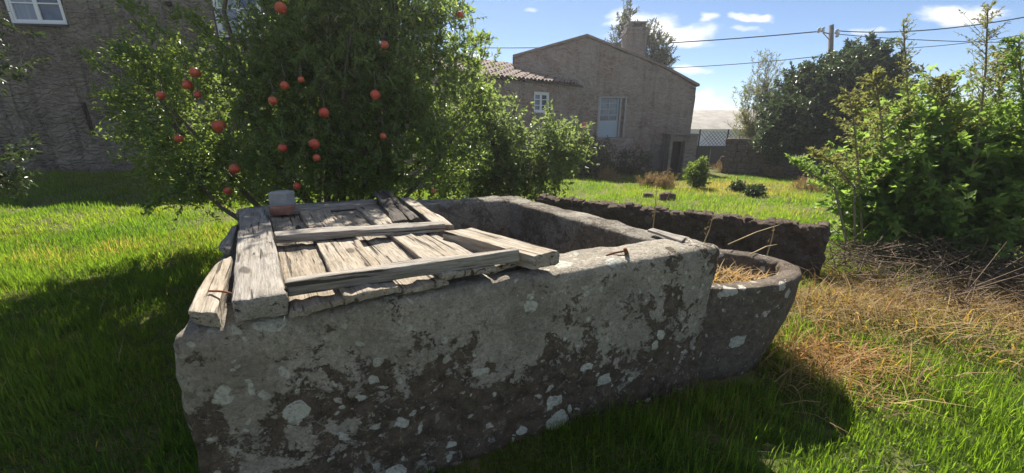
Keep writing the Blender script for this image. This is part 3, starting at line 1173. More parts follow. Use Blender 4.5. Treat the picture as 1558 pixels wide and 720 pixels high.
# door leaf, glazed above, plus the bare jamb beside it
door = Acc()
dw = ds1 - ds0
xm = hA[0] + (ds0 + ds1) / 2
dh = dz1 - dz0
gsp = dz0 + dh * .42
door.box((xm, HY + .1, (dz0 + gsp) / 2), (dw - .12, .05, gsp - dz0), 0)
for x in (-1, 0, 1):
    door.box((xm + x * (dw / 2 - .1), HY + .1, (gsp + dz1) / 2), (.07 if x else .03, .052, dz1 - gsp - .002), 0)
for k in range(4):
    door.box((xm, HY + .1, gsp + (dz1 - gsp) * (k + .5) / 4 + .1), (dw - .2, .04, .03), 0)
do = door.build('door', M['blue_paint'], house)
do['label'] = 'pale blue half glazed door'
lf2 = Acc()
lf2.box((hA[0] + ds1 + .1, HY + .13, (dz0 + dz1) / 2), (.16, .05, dh - .01), 0)
lf2.build('shutter', M['plaster_dark'], do)
g = Acc()
g.box((xm, HY + .115, (gsp + dz1) / 2), (dw - .2, .008, dz1 - gsp), 0)
g.build('pane', M['glass'], do)
fr_ = Acc()
for x in (hA[0] + ds0 + .03, hA[0] + ds1 - .01, hA[0] + ds1 + .2):
    fr_.box((x, HY + .06, (dz0 + dz1) / 2), (.07, .14, dh), 0)
fr_.box((xm + .1, HY + .06, dz1 - .03), (dw + .1, .13, .06), 0)
fr_.build('door_frame', M['frame_dimmed'], do)
# steps
for k in range(5):
    zt = dz0 - .02 - k * .19
    rough_prism('step', [Vector((x, y, zt)) for x, y in ((hA[0] + ds0 - .25, HY - .05 + 0), (hA[0] + ds1 + .5, HY - .05), (hA[0] + ds1 + .5, HY - .5 - k * .3), (hA[0] + ds0 - .25, HY - .5 - k * .3))],
                [Vector((x, y, zt - .3)) for x, y in ((hA[0] + ds0 - .25, HY - .05 + 0), (hA[0] + ds1 + .5, HY - .05), (hA[0] + ds1 + .5, HY - .5 - k * .3), (hA[0] + ds0 - .25, HY - .5 - k * .3))],
                M['rubble_house'], house, r=.04, step=.2, amp=.03, fscale=3, seed=80 + k)
# chimney
c0, c1 = D(947, 90, 19.0), D(977, 90, 19.0)
ct = D(960, 44, 19.0).z
ch = Acc()
ch.box(((c0.x + c1.x) / 2, 19.0, (ct + 3.3) / 2), (c1.x - c0.x, .8, ct - 3.3), 0)
cho = ch.build('chimney', M['plaster_dark'], house)
cc = Acc()
cc.box(((c0.x + c1.x) / 2, 19.0, ct - .22), (c1.x - c0.x + .12, .92, .09), 0)
for k in (-1, 1):
    cc.box(((c0.x + c1.x) / 2 + k * .28, 19.0, ct + .07), (.2, .7, .14), 0)
cc.box(((c0.x + c1.x) / 2, 19.0, ct + .18), (c1.x - c0.x - .1, .8, .07), 0)
cc.build('chimney_cap', M['plaster_dark'], cho)
# plastered lean-to at the right corner with a dark doorway
l0, l1 = D(1020, 206, 15.6), D(1062, 206, 15.6)
lz = l0.z
lt = Acc()
lx0, lx1 = l0.x, l1.x
mid0, mid1 = lx0 + .12, lx0 + .62
lt.box(((lx0 + mid0) / 2, 15.95, (lz - .6) / 2 + .0), (mid0 - lx0, .8, lz + .6), 0)
lt.box(((mid1 + lx1) / 2, 15.95, (lz - .6) / 2), (lx1 - mid1, .8, lz + .6), 0)
lt.box(((mid0 + mid1) / 2, 15.95, lz - .13), (mid1 - mid0, .78, .22), 0)
lt.box(((lx0 + lx1) / 2, 15.92, lz + .03), (lx1 - lx0 + .1, .9, .06), 0)
lo = lt.build('lean_to', M['plaster_dark'], house)
b = Acc()
b.box(((mid0 + mid1) / 2, 16.0, (lz - .84) / 2), (mid1 - mid0 - .004, .05, lz + .36), 0)
b.build('dark_recess_door', M['dark_void'], lo)  # near-black fill, darkness of the door recess put into its colour
# buttress of plaster at the wall foot
bq = [D(985, 250, HY - .05), D(1018, 250, HY - .05)]
rough_prism('plinth', [Vector((bq[0].x, HY + .05, .95)), Vector((bq[1].x + .1, HY + .05, .95)), Vector((bq[1].x + .1, HY - .12, .8)), Vector((bq[0].x + .3, HY - .12, .8))],
            [Vector((bq[0].x, HY + .05, -.6)), Vector((bq[1].x + .1, HY + .05, -.6)), Vector((bq[1].x + .1, HY - .3, -.6)), Vector((bq[0].x, HY - .3, -.6))], M['plaster_dark'], house, r=.05, step=.15, amp=.05, fscale=2.5)

# ---- tiled annex in front of the gable
nA = Vector((-4.2, 10.6, 0))
nB = Vector((D(885, 132, 16.5).x, 16.5, 0))
annex = empty('tiled_annex', (0, 13.8, -.2), 'low stone annex with a clay tile roof and a white window', 'house')
nd = (nB - nA).normalized()
AE = 3.1
w0, wz1 = on_wall(813, 139, nA, nd)
w1, wz0 = on_wall(836, 172, nA, nd)
NL = (nB - nA).length
A, d, nb = wall_sheet('wall', nA.xy, nB.xy, -.5, lambda s: AE, [(w0, w1, wz0, wz1)], M['rubble_house'], annex, .16, .04, 2.0, .3)
window(annex, A, d, nb, w0, w1, wz0, wz1, 3, .08)
body_wall('dark_backing', nA + nb * .4, nB + nb * .05 + nb * .35, -.5, AE - .1, .1, M['dark_void'], annex)
body_wall('end_wall', nA + d * .15 + nb * .01, nA + d * .15 + nb * 3.6, -.5, AE - .02, .3, M['rubble_house'], annex)
# barrel tiles: rows up a slope that rises away from the eave
slope_h, slope_d = 1.05, 3.3
V, Fq = [], []
ncol = int(NL / .19)
nrow = 11
prof = [(0, 0), (.25, .05), (.5, .07), (.75, .05)]
for rrow in range(nrow):
    t0, t1 = rrow / nrow, (rrow + 1.06) / nrow
    base = len(V)
    cols_ = []
    for c_ in range(ncol):
        for (pf, ph) in prof:
            cols_.append(((c_ + pf) * .19, ph + .012 * math.sin(c_ * 2.3 + rrow * 1.7)))
    for (s, hgt) in cols_:
        for t, lift in ((t0, .03), (t1, 0.0)):
            p = nA - d * .1 + d * s + nb * (-.14 + slope_d * t)
            V.append((p.x, p.y, AE + .03 + slope_h * t + hgt + lift))
    for k in range(len(cols_) - 1):
        Fq.append((base + 2 * k, base + 2 * k + 2, base + 2 * k + 3, base + 2 * k + 1))
ro = mesh_np('roof_tiles', V, Fq, M['tile'], annex)
ro['kind'] = 'stuff'
a = Acc()
p0, p1 = nA - d * .1, nB
a.hexa([(*(p0 - nb * .1).xy, AE - .03), (*(p1 - nb * .1).xy, AE - .03), (*(p1 + nb * 3.2).xy, AE + 1.0), (*(p0 + nb * 3.2).xy, AE + 1.0),
        (*(p0 - nb * .1).xy, AE + .02), (*(p1 - nb * .1).xy, AE + .02), (*(p1 + nb * 3.2).xy, AE + 1.05), (*(p0 + nb * 3.2).xy, AE + 1.05)])
a.build('roof_deck', M['dark_void'], annex)

# ------------------------------------------------------------------ warehouse
wh = empty('warehouse', (22, 38, -.5), 'long white warehouse with a corrugated grey roof beyond the fence', 'warehouse')
q0, q1 = D(1040, 197, 34), D(1440, 197, 34)
ze = q0.z
ridge = D(1100, 168, 40)
a = Acc()
a.box(((q0.x + q1.x) / 2, 34.2, (ze - 1.5) / 2), (q1.x - q0.x, .4, ze + 1.5))
a.box((q0.x + .2, 40, (ze - 1.5) / 2), (.4, 11.2, ze + 1.49))
a.build('wall', M['white_wall'], wh)
V, Fq = [], []
nc = int((q1.x - q0.x + 1) / .16)
for k in range(nc + 1):
    x = q0.x - .5 + k * .16
    hgt = .05 * (k % 2)
    V += [(x, 33.7, ze + .02 + hgt), (x, 40, ridge.z + hgt), (x, 46.5, ze + hgt)]
for k in range(nc):
    for j in (0, 1):
        Fq.append((3 * k + j, 3 * k + 3 + j, 3 * k + 4 + j, 3 * k + 1 + j))
mesh_np('roof', V, Fq, M['corrugated'], wh)

# ------------------------------------------------------------------ fence with dark metal panel and chain link
FY = 18.5
fx0, fx1, fx2 = D(1060, 222, FY).x, D(1104, 222, FY).x, D(1150, 222, FY).x
fz0, fz1 = D(1080, 223, FY).z, D(1080, 200, FY).z
fence = empty('metal_fence', ((fx0 + fx1) / 2, FY, -.4), 'dark sheet metal fence topped with chain link beside the stone house', 'fence')
a = Acc()
npn = 8
for k in range(npn):
    x0 = fx0 + (fx2 - fx0) * k / npn
    x1 = fx0 + (fx2 - fx0) * (k + 1) / npn
    p_ = Acc()
    p_.box(((x0 + x1) / 2, FY + .02 * (k % 2), (fz0 - .7) / 2), (x1 - x0 - .01, .03, fz0 + .7))
    p_.build('sheet_panel', M['gate_metal'], fence)
for x in (fx0 + .05, fx1, D(1122, 222, FY).x, fx2):
    p_ = Acc()
    p_.tube([(x, FY - .05, fz0 - .4), (x, FY - .05, fz1 + .1)], .035, 8)
    p_.build('post', M['gate_metal'], fence)
a = Acc()
hgt = fz1 - fz0
x = fx0
while x < fx2:
    for sgn in (1, -1):
        xa, xb = (x, x + hgt) if sgn > 0 else (x + hgt, x)
        a.tube([(xa, FY - .03, fz0), (xb, FY - .028, fz1)], .010, 4, False)
    x += .17
a.tube([(fx0, FY - .03, fz0 + .01), (fx2, FY - .03, fz0 + .01)], .018, 5)
a.build('chain_link', M['gate_metal'], fence)

# ------------------------------------------------------------------ boundary wall of field stones
bw = empty('boundary_wall', (8, 15, -.35), 'low field stone boundary wall in front of the dark evergreen tree', 'wall')
b0, b1 = D(1098, 262, 15.8), D(1330, 262, 13.0)
b0, b1 = Vector((b0.x, b0.y, 0)), Vector((b1.x, b1.y, 0))
bdv = (b1 - b0)
bl = bdv.length
bdv.normalize()
bnn = Vector((-bdv.y, bdv.x, 0))
row = 0
z = -.55
tops = lambda s: .62 + .18 * math.sin(s * 1.3 + 1) + (.25 if s < 1.2 else 0)
while z < 1.0:
    hrow = random.uniform(.17, .25)
    s = random.uniform(-.2, 0)
    while s < bl:
        wdt = random.uniform(.26, .5)
        if z + hrow * .5 < tops(s + wdt / 2):
            jit = random.uniform(-.04, .04)
            c = b0 + bdv * (s + wdt / 2) + bnn * jit
            hw, hh = wdt / 2 - .008, hrow / 2 - .006
            top = [c - bdv * hw - bnn * .2, c - bdv * hw + bnn * .2, c + bdv * hw + bnn * .2, c + bdv * hw - bnn * .2]
            rough_prism('stone', [Vector((v.x, v.y, z + hrow - .008 + random.uniform(-.02, .02))) for v in top], [Vector((v.x, v.y, z)) for v in top], M['rubble_low'], bw,
                        r=.06, step=.14, amp=.03, fscale=5, seed=random.uniform(0, 99))
        s += wdt
    z += hrow
a = Acc()
a.box(((b0.x + b1.x) / 2, (b0.y + b1.y) / 2, -.1), (bl, .26, 1.0), math.atan2(bdv.y, bdv.x))
a.build('wall_core', M['soil'], bw)


# ------------------------------------------------------------------ plants
def sample_blobs(blobs, n, shell=.45, gap=.5, gs=1.3):
    """points in a union of ellipsoids (centre, radii), thinned by noise so that clumps and gaps appear"""
    vol = np.array([b[1][0] * b[1][1] * b[1][2] for b in blobs])
    pick = rng.choice(len(blobs), size=n, p=vol ** .8 / (vol ** .8).sum())
    d = unit(rng.normal(size=(n, 3)))
    r = rng.random(n) ** shell
    c = np.array([b[0] for b in blobs])[pick]
    rad = np.array([b[1] for b in blobs])[pick]
    wob = 1 + .22 * np.sin(d[:, 0] * 5 + pick * 2.1) * np.cos(d[:, 2] * 6 + pick)
    p = c + d * rad * (r * wob)[:, None]
    out = unit(d / rad)
    keep = np.array([mn.noise(Vector(q) * gs) for q in p]) > (-.5 + gap - .5 * rng.random(n))
    return p[keep], out[keep]


def twigs(p, out, nleaf, tl, L, W, up=.35, outw=.8, spread=.9, leafup=.25, rand=.5):
    """leafy twigs: leaf bases along each twig"""
    n = len(p)
    td = unit(out * outw + rng.normal(size=(n, 3)) * rand + np.array([0, 0, up]))
    t = rng.random((n, nleaf))
    ln = tl * rng.uniform(.6, 1.3, size=(n, 1))
    base = (p - td * ln * .4)[:, None, :] + td[:, None, :] * (t * ln)[:, :, None]
    base = base.reshape(-1, 3) + rng.normal(size=(n * nleaf, 3)) * .008
    dr = np.repeat(td, nleaf, axis=0) * .55 + rng.normal(size=(n * nleaf, 3)) * spread + np.array([0, 0, leafup])
    sz = rng.uniform(.65, 1.25, size=n * nleaf)
    ends = np.stack([p - td * ln * .4, p + td * ln * .6], 1)
    return base, dr, L * sz, W * sz, ends


def thin_tubes(ends, r, mat, name, parent):
    """three-sided thin stems (n,2,3)"""
    n = len(ends)
    d = unit(ends[:, 1] - ends[:, 0])
    s = unit(np.cross(d, np.array([.3, .2, 1.0])))
    u = np.cross(s, d)
    V = []
    for k in range(3):
        an = 2 * math.pi * k / 3
        o_ = (s * math.cos(an) + u * math.sin(an))
        V.append(ends[:, 0] + o_ * r)
        V.append(ends[:, 1] + o_ * r * .4)
    V = np.stack(V, 1).reshape(-1, 3)
    i = np.arange(n)[:, None] * 6
    f = np.concatenate([i + np.array([[0, 2, 3, 1]]), i + np.array([[2, 4, 5, 3]]), i + np.array([[4, 0, 1, 5]])], 0)
    return mesh_np(name, V, f, mat, parent)


def limbs(acc, base, targets, r0, r1, seg=6, bend=.25):
    for t in targets:
        b, t = Vector(base), Vector(t)
        pts, rad = [], []
        off = Vector((random.uniform(-1, 1), random.uniform(-1, 1), random.uniform(-.3, .5))) * bend * (t - b).length * .5
        for k in range(seg + 1):
            f = k / seg
            pts.append(b.lerp(t, f) + off * math.sin(math.pi * f) + Vector((random.uniform(-1, 1), random.uniform(-1, 1), 0)) * .02 * (t - b).length)
            rad.append(r0 + (r1 - r0) * f)
        acc.tube(pts, rad, 7)


def shrub(name, label, cat, base, blobs, ntwig, nleaf, tl, L, W, leafmat, barkmat='bark', shell=.45, gap=.45, gs=1.4, stems=7, r0=.05, trunk_h=0.0,
          up=.35, spread=.9, leafup=.25, twig_r=.004, group=None, rand=.5, crown='crown', trunk='trunk', outw=.8, fold=.25):
    o = empty(name, base, label, cat, group)
    p, out = sample_blobs(blobs, ntwig, shell, gap, gs)
    b, dr, l_, w_, ends = twigs(p, out, nleaf, tl, L, W, up, outw, spread, leafup, rand)
    v, f = leaves(b, dr, l_, w_, fold=fold)
    mesh_np(crown, v, f, M[leafmat], o)
    if twig_r:
        thin_tubes(ends, twig_r, M[barkmat], 'twigs', o)
    a = Acc()
    bs = Vector(base) - Vector((0, 0, .1))
    tops = [b_[0] for b_ in blobs]
    if trunk_h > 0:
        tp = Vector(base) + Vector((0, 0, trunk_h))
        limbs(a, bs, [tp], r0, r0 * .75, 4, .08)
        for c, rad in blobs:
            limbs(a, tp, [c], r0 * .6, r0 * .2, 6, .2)
            for k in range(3):
                q = Vector(c) + Vector((random.uniform(-.7, .7) * rad[0], random.uniform(-.7, .7) * rad[1], random.uniform(-.3, .7) * rad[2]))
                limbs(a, Vector(c).lerp(tp, .25), [q], r0 * .3, r0 * .08, 5, .2)
    else:
        for k in range(stems):
            c, rad = blobs[k % len(blobs)]
            q = Vector(c) + Vector((random.uniform(-.6, .6) * rad[0], random.uniform(-.6, .6) * rad[1], random.uniform(-.2, .8) * rad[2]))
            st = bs + Vector((random.uniform(-1, 1), random.uniform(-1, 1), 0)) * r0 * 5
            limbs(a, st, [q], r0 * random.uniform(.6, 1), r0 * .15, 7, .2)
    a.build(trunk, M[barkmat], o, True)
    return o


def B(px, py, depth, rx, ry, rz, k=1.0):
    return (tuple(D(px, py, depth * k)), (rx * k, ry * k, rz * k))


def G(x, y):
    return (x, y, float(gz(x, y)))


# ---- large pomegranate
PK = .83
pom_blobs = [B(*q, PK) for q in ((275, 185, 5.9, .95, .85, .95), (360, 235, 5.7, 1.0, .9, .75), (470, 235, 5.5, 1.1, .9, .8), (415, 140, 6.1, 1.3, 1.1, 1.0), (500, 130, 5.9, 1.3, 1.2, 1.2),
             (600, 150, 6.0, 1.05, 1.1, 1.2), (600, 255, 5.7, 1.1, .9, .75), (560, 40, 6.3, 1.3, 1.2, 1.2), (655, 35, 6.2, .62, .9, .85), (495, 15, 6.5, 1.0, 1.2, 1.1),
             (680, 205, 6.0, .75, .8, .95), (470, -90, 6.3, 1.6, 1.3, .95), (300, 280, 5.6, .6, .6, .45), (230, 100, 6.2, .5, .6, .55),
             (560, -70, 6.2, 1.0, 1.1, .8), (420, -160, 6.3, 1.7, 1.3, 1.0), (270, -130, 6.3, 1.2, 1.1, .9), (360, -230, 6.3, 1.5, 1.2, .9))] + [((-5.9, 6.3, 4.5), (1.3, .75, .5)), ((-4.6, 6.2, 4.5), (1.2, .7, .5)), ((-5.4, 5.3, 4.3), (1.0, .8, .55))]  # last three crown lobes are out of view, added to shade the left lawn
pom = shrub('pomegranate_tree', 'big dark green pomegranate tree hung with red fruit behind the tank', 'tree', G(-2.5, 5.0), pom_blobs, 9600, 20, .32, .066, .023,
            'leaf_pom', stems=16, r0=.055, gap=.42, gs=1.5, shell=.5)
# light sprays reaching out of the crown
a_b, a_d, a_l = [], [], []
sp_ends = []
for (x0, y0, x1, y1, dp) in [(215, 172, 140, 145, 5.6), (225, 55, 185, 2, 5.8), (260, 60, 205, 8, 5.8), (260, 30, 300, 25, 5.7), (240, 90, 172, 85, 5.8), (235, 110, 178, 70, 5.8), (720, 70, 742, 60, 6.2),
                            (690, 30, 716, 12, 6.2), (720, 130, 757, 150, 6.2), (250, 300, 225, 330, 5.3), (300, 290, 270, 300, 5.2), (700, 90, 730, 105, 6.2), (320, 60, 290, 30, 5.6),
                            (250, 215, 195, 205, 5.6), (255, 250, 210, 262, 5.5), (640, 20, 690, -5, 6.2)]:
    s0, s1 = np.array(D(x0, y0, dp * PK)), np.array(D(x1, y1, dp * PK - .1))
    n_ = 70
    t = rng.random(n_)
    base = s0 + (s1 - s0) * t[:, None] + np.array([0, 0, .04]) * np.sin(t * 3)[:, None] + rng.normal(size=(n_, 3)) * .03
    a_b.append(base)
    a_d.append(unit((s1 - s0)[None, :]) * .5 + rng.normal(size=(n_, 3)) * .7 + np.array([0, 0, .4]))
    sp_ends.append(np.stack([s0, s1]))
v, f = leaves(np.concatenate(a_b), np.concatenate(a_d), .075, .026)
mesh_np('leaf_spray', v, f, M['leaf_pom'], pom)
tag(thin_tubes(np.array(sp_ends), .006, M['bark'], 'spray_stems', pom), kind='stuff')


def front_of(px, py, blobs):
    r = ray(px, py)
    o_ = Vector((0, 0, EYE))
    best = None
    for c, rad in blobs:
        q = [(o_[i] - c[i]) / rad[i] for i in range(3)]
        e = [r[i] / rad[i] for i in range(3)]
        A2, B2, C2 = sum(x * x for x in e), 2 * sum(x * y for x, y in zip(q, e)), sum(x * x for x in q) - 1.0
        dd = B2 * B2 - 4 * A2 * C2
        if dd > 0:
            t = (-B2 - math.sqrt(dd)) / (2 * A2)
            if t > 0 and (best is None or t < best):
                best = t
    return o_ + r * best if best else D(px, py, 4.6)


def fruit_mesh(s):
    me = bpy.data.meshes.new('pomegranate')
    bm = bmesh.new()
    prof = [(0, -1), (.38, -.93), (.72, -.68), (.95, -.3), (1.0, .05), (.9, .45), (.66, .76), (.36, .93), (.2, 1.0)]
    n = 14
    rings = []
    for (rr, zz) in prof:
        rings.append([bm.verts.new((rr * s * math.cos(2 * math.pi * k / n) * (1 + .04 * math.cos(3 * 2 * math.pi * k / n)), rr * s * math.sin(2 * math.pi * k / n), -zz * s * .92)) for k in range(n)])
    # calyx crown at the lower end
    rings.append([bm.verts.new(((.2 if k % 2 else .3) * s * math.cos(2 * math.pi * k / n), (.2 if k % 2 else .3) * s * math.sin(2 * math.pi * k / n), -(1.18 if k % 2 else 1.34) * s * .92)) for k in range(n)])
    rings.append([bm.verts.new((.12 * s * math.cos(2 * math.pi * k / n), .12 * s * math.sin(2 * math.pi * k / n), -1.02 * s * .92)) for k in range(n)])
    for i in range(len(rings) - 1):
        for k in range(n):
            bm.faces.new((rings[i][k], rings[i][(k + 1) % n], rings[i + 1][(k + 1) % n], rings[i + 1][k]))
    bm.faces.new(rings[-1])
    bmesh.ops.recalc_face_normals(bm, faces=bm.faces)
    bm.to_mesh(me)
    bm.free()
    me.materials.append(M['fruit'])
    me.polygons.foreach_set('use_smooth', np.ones(len(me.polygons), dtype=bool))
    return me


fm = fruit_mesh(.05)
for (px, py, k) in [(297, 110, 1), (285, 129, .95), (245, 145, .9), (301, 144, .7), (333, 192, 1.25), (433, 130, .8), (415, 153, .85), (458, 121, .6), (493, 171, 1), (571, 144, 1), (478, 219, 1.05),
                    (430, 225, .85), (357, 257, 1), (272, 211, .8), (482, 240, .75), (452, 283, .75), (347, 290, .9), (583, 207, .7), (427, 12, 1.1), (658, 292, .75), (585, 68, .8), (700, 22, .7)]:
    p = front_of(px, py, pom_blobs)
    p = p - ray(px, py).normalized() * .04
    fo = bpy.data.objects.new('pomegranate', fm)
    COL.objects.link(fo)
    fo.location = p
    fo.scale = (k, k, k)
    fo.rotation_euler = (random.uniform(-.7, .7), random.uniform(-.7, .7), random.uniform(0, 6))
    adopt(fo, pom)
    a = Acc()
    back = p + ray(px, py).normalized() * .3 + Vector((0, 0, .22))
    a.tube([p + Vector((0, 0, .03)), p + Vector((0, .03, .12)), back], [.004, .004, .006], 5)
    a.build('fruit_stem', M['bark'], pom)

# ---- rose shrub right of it
rose_blobs = [B(765, 225, 7.0, .75, .7, .75), B(830, 230, 7.3, .75, .7, .62), B(790, 275, 7.0, .9, .7, .5), B(725, 190, 7.0, .6, .7, .6), B(868, 228, 7.5, .42, .5, .5), B(720, 270, 6.8, .7, .7, .6), B(738, 140, 6.6, .42, .5, .5), B(725, 100, 6.2, .3, .4, .4)]
rose = shrub('rose_shrub', 'loose pale green shrub with one pink bloom beside the pomegranate tree', 'shrub', G(.1, 7.2), rose_blobs, 1650, 16, .4, .085, .04, 'leaf_rose', gap=.5, gs=1.8,
             stems=12, r0=.022, up=.6)
a = Acc()
fl = D(888, 191, 7.3)
for k in range(9):
    an = k * 2.4
    rr = .018 + .003 * k
    c = fl + Vector((math.cos(an) * rr, math.sin(an) * rr * .8, .01 * (k % 3)))
    t1 = Vector((-math.sin(an), math.cos(an), 0)) * .03
    u1 = Vector((math.cos(an) * .25, math.sin(an) * .25, 1)) * .04
    a.add([c - t1 - u1 * .5, c + t1 - u1 * .5, c + t1 * .7 + u1, c - t1 * .7 + u1], [(0, 1, 2, 3)])
a.tube([fl - Vector((0, 0, .02)), D(884, 215, 7.35), D(872, 250, 7.4)], .004, 5)
a.build('bloom', M['flower'], rose)

# ---- tree whose tips reach in at the left edge
edge_blobs = [((-7.6, 4.9, 2.7), (1.15, 1.2, 1.1)), ((-8.3, 4.6, 1.4), (1.3, 1.1, 1.0)), ((-7.4, 5.2, .95), (.55, .7, .45)), ((-8.0, 4.9, 3.9), (1.6, 1.4, 1.0)), ((-7.6, 5.2, 4.9), (1.6, 1.3, .9))]
edge = shrub('leafy_tree', 'dark leafy tree whose low twigs reach over the lit lawn before the rubble house', 'tree', G(-8.1, 4.8), edge_blobs, 1700, 22, .4, .09, .034, 'leaf_dark', stems=9, r0=.045, gap=.45)

# ---- evergreen behind the boundary wall
ev_blobs = [B(1262, 152, 14.8, 1.7, 1.5, 1.45), B(1230, 175, 14.6, 1.6, 1.4, 1.2), B(1318, 102, 14.8, .9, 1.0, .85), B(1210, 200, 14.4, 1.2, 1.1, .9), B(1300, 180, 14.6, 1.6, 1.3, 1.3), B(1345, 160, 14.6, .9, 1, 1.4),
            B(1222, 128, 14.8, .6, .8, .7), B(1275, 112, 14.8, .9, .9, .7), B(1185, 215, 14.3, .75, .8, .7), B(1340, 225, 14.3, 1.2, 1, .8)]
shrub('evergreen_tree', 'dense round dark evergreen tree behind the boundary wall', 'tree', G(D(1233, 250, 14.8).x, 14.8), ev_blobs, 5200, 20, .42, .15, .06, 'leaf_dark', trunk_h=1.3, r0=.13, gap=.3, gs=.9, shell=.42, twig_r=.006)

# ---- pale feathery tree
fe_blobs = [B(1155, 150, 17.0, .8, .7, 1.6), B(1145, 200, 16.6, .8, .7, .8), B(1165, 130, 17, .5, .5, 1.2), B(1135, 175, 17, .5, .5, .9)]
shrub('feathery_tree', 'pale thin feathery tree between the metal fence and the evergreen', 'tree', G(D(1150, 250, 17).x, 17), fe_blobs, 380, 18, .6, .16, .022, 'leaf_bamboo', 'bark_pale', stems=12, r0=.03, gap=.5, up=1.2,
      spread=.5, twig_r=.007, shell=.6)

# ---- tree behind the chimney
be_blobs = [B(990, 85, 23, .95, .9, 1.3), B(952, 45, 23.5, .5, .5, 1.3), B(1008, 95, 23, .55, .6, .8), B(978, 60, 23, .4, .5, .9), B(940, 70, 23.4, .5, .5, .7), B(985, 130, 23, .9, .8, 1.0)]
shrub('conifer_tree', 'thin grey green tree rising behind the chimney', 'tree', G(D(980, 200, 23).x, 23), be_blobs, 900, 16, .55, .2, .05, 'leaf_far', trunk_h=3.0, r0=.12, gap=.5, up=.9, twig_r=.008, spread=.5)

# ---- small plants on the lawn
def px_ground(px, py):
    p = P(px, py, 0)
    for _ in range(6):
        p = P(px, py, float(gz(p.x, p.y)))
    return p


b_ = px_ground(1056, 287)
shrub('young_shrub', 'bright green young shrub on the lawn below the lean-to', 'shrub', tuple(b_), [((b_.x, b_.y, b_.z + .38), (.27, .25, .36)), ((b_.x + .05, b_.y, b_.z + .65), (.13, .13, .22)), ((b_.x + .16, b_.y, b_.z + .28), (.2, .2, .24))],
      260, 16, .22, .085, .03, 'leaf_small', stems=8, r0=.01, gap=.3, up=1.0, twig_r=.004)
for (px, py, s, lab) in [(1122, 292, .17, 'low dark clump of leaves on the lawn, next to the young shrub'), (1147, 299, .19, 'low dark clump of leaves on the lawn, towards the tall weeds')]:
    b_ = px_ground(px, py)
    shrub('low_plant', lab, 'plant', tuple(b_), [((b_.x, b_.y, b_.z + s * .6), (s * 1.1, s, s * .65))], 90, 12, .14, .075, .04, 'leaf_dark', stems=5, r0=.006, gap=.2, twig_r=.003)
for (px, py, s, h, lab) in [(1100, 262, .45, .4, 'reddish dry weeds at the foot of the sheet metal fence'), (1135, 262, .4, .5, 'tall tan dry weeds before the boundary wall end'), (985, 285, .28, .3, 'brown withered weeds at the lawn edge below the steps'),
                          (1010, 287, .3, .32, 'withered weeds beside the bright young shrub'), (1180, 268, .5, .22, 'low dry weeds at the foot of the boundary wall'), (1230, 290, .5, .22, 'dry weed tuft on the lawn beside the tall weeds'),
                          (925, 275, .4, .35, 'dry scrub at the foot of the house steps')]:
    b_ = px_ground(px, py)
    shrub('dry_weed', lab, 'weed', tuple(b_), [((b_.x, b_.y, b_.z + h * .5), (s, s * .7, h * .6))], 120, 14, .3, .06, .014, 'leaf_dry', 'straw_stem', stems=14, r0=.005, gap=.1, up=1.2, spread=.6, twig_r=.004)
# green scrub at the foot of the house
for (px, py, s, h, lab) in [(890, 268, 1.1, 1.3, 'dusty green scrub in front of the house steps'), (950, 264, 1.1, .8, 'low grey green scrub under the pale blue door'), (830, 268, .9, .7, 'tangled green scrub below the annex window')]:
    b_ = px_ground(px, py)
    b_.z += 0
    shrub('scrub', lab, 'shrub', tuple(b_), [((b_.x, b_.y, b_.z + h * .5), (s, s * .6, h * .6))], 420, 14, .35, .09, .035, 'leaf_far', stems=9, r0=.01, gap=.3, up=.8, twig_r=.004)

# ---- two rocks on the lawn
for (px, py, s, lab) in [(985, 300, .13, 'small grey rock on the lawn, the one nearer the house'), (1015, 304, .2, 'flat grey rock in the grass beyond the low dark wall')]:
    b_ = px_ground(px, py)
    q = [(b_.x - s, b_.y + s * .6), (b_.x + s, b_.y + s * .6), (b_.x + s, b_.y - s * .6), (b_.x - s, b_.y - s * .6)]
    o = rough_prism('rock', [Vector((x * .8 + b_.x * .2, y * .8 + b_.y * .2, b_.z + s * .75)) for x, y in q], [Vector((x, y, b_.z - .05)) for x, y in q], M['rubble_low'], None, r=.09, step=.05, amp=.05, fscale=6, seed=px)
    tag(o, lab, 'rock')

# ------------------------------------------------------------------ tall weeds on the right
wb = [B(1400, 300, 4.7, 1.0, .7, .62), B(1480, 260, 4.5, .9, .7, .75), B(1330, 285, 4.8, .62, .5, .45), B(1540, 230, 4.4, .7, .7, .9), B(1450, 190, 4.9, .8, .6, .7), B(1370, 220, 4.9, .5, .5, .6), B(1530, 330, 4.1, .8, .6, .5),
      B(1600, 250, 4.3, .8, .8, 1.2), B(1385, 350, 4.6, .75, .6, .42), B(1450, 345, 4.4, .7, .6, .45), B(1320, 335, 4.8, .4, .4, .35)]
bx, by = D(1440, 380, 4.5).x, 4.55
shrub('weed_thicket', 'broad leafy green thicket at the edge of the lawn', 'shrub', G(bx, by), wb, 1800, 16, .36, .095, .06, 'leaf_weed', 'bark_pale', stems=26, r0=.016, gap=.5, gs=1.8, up=.7, shell=.5, fold=.18)


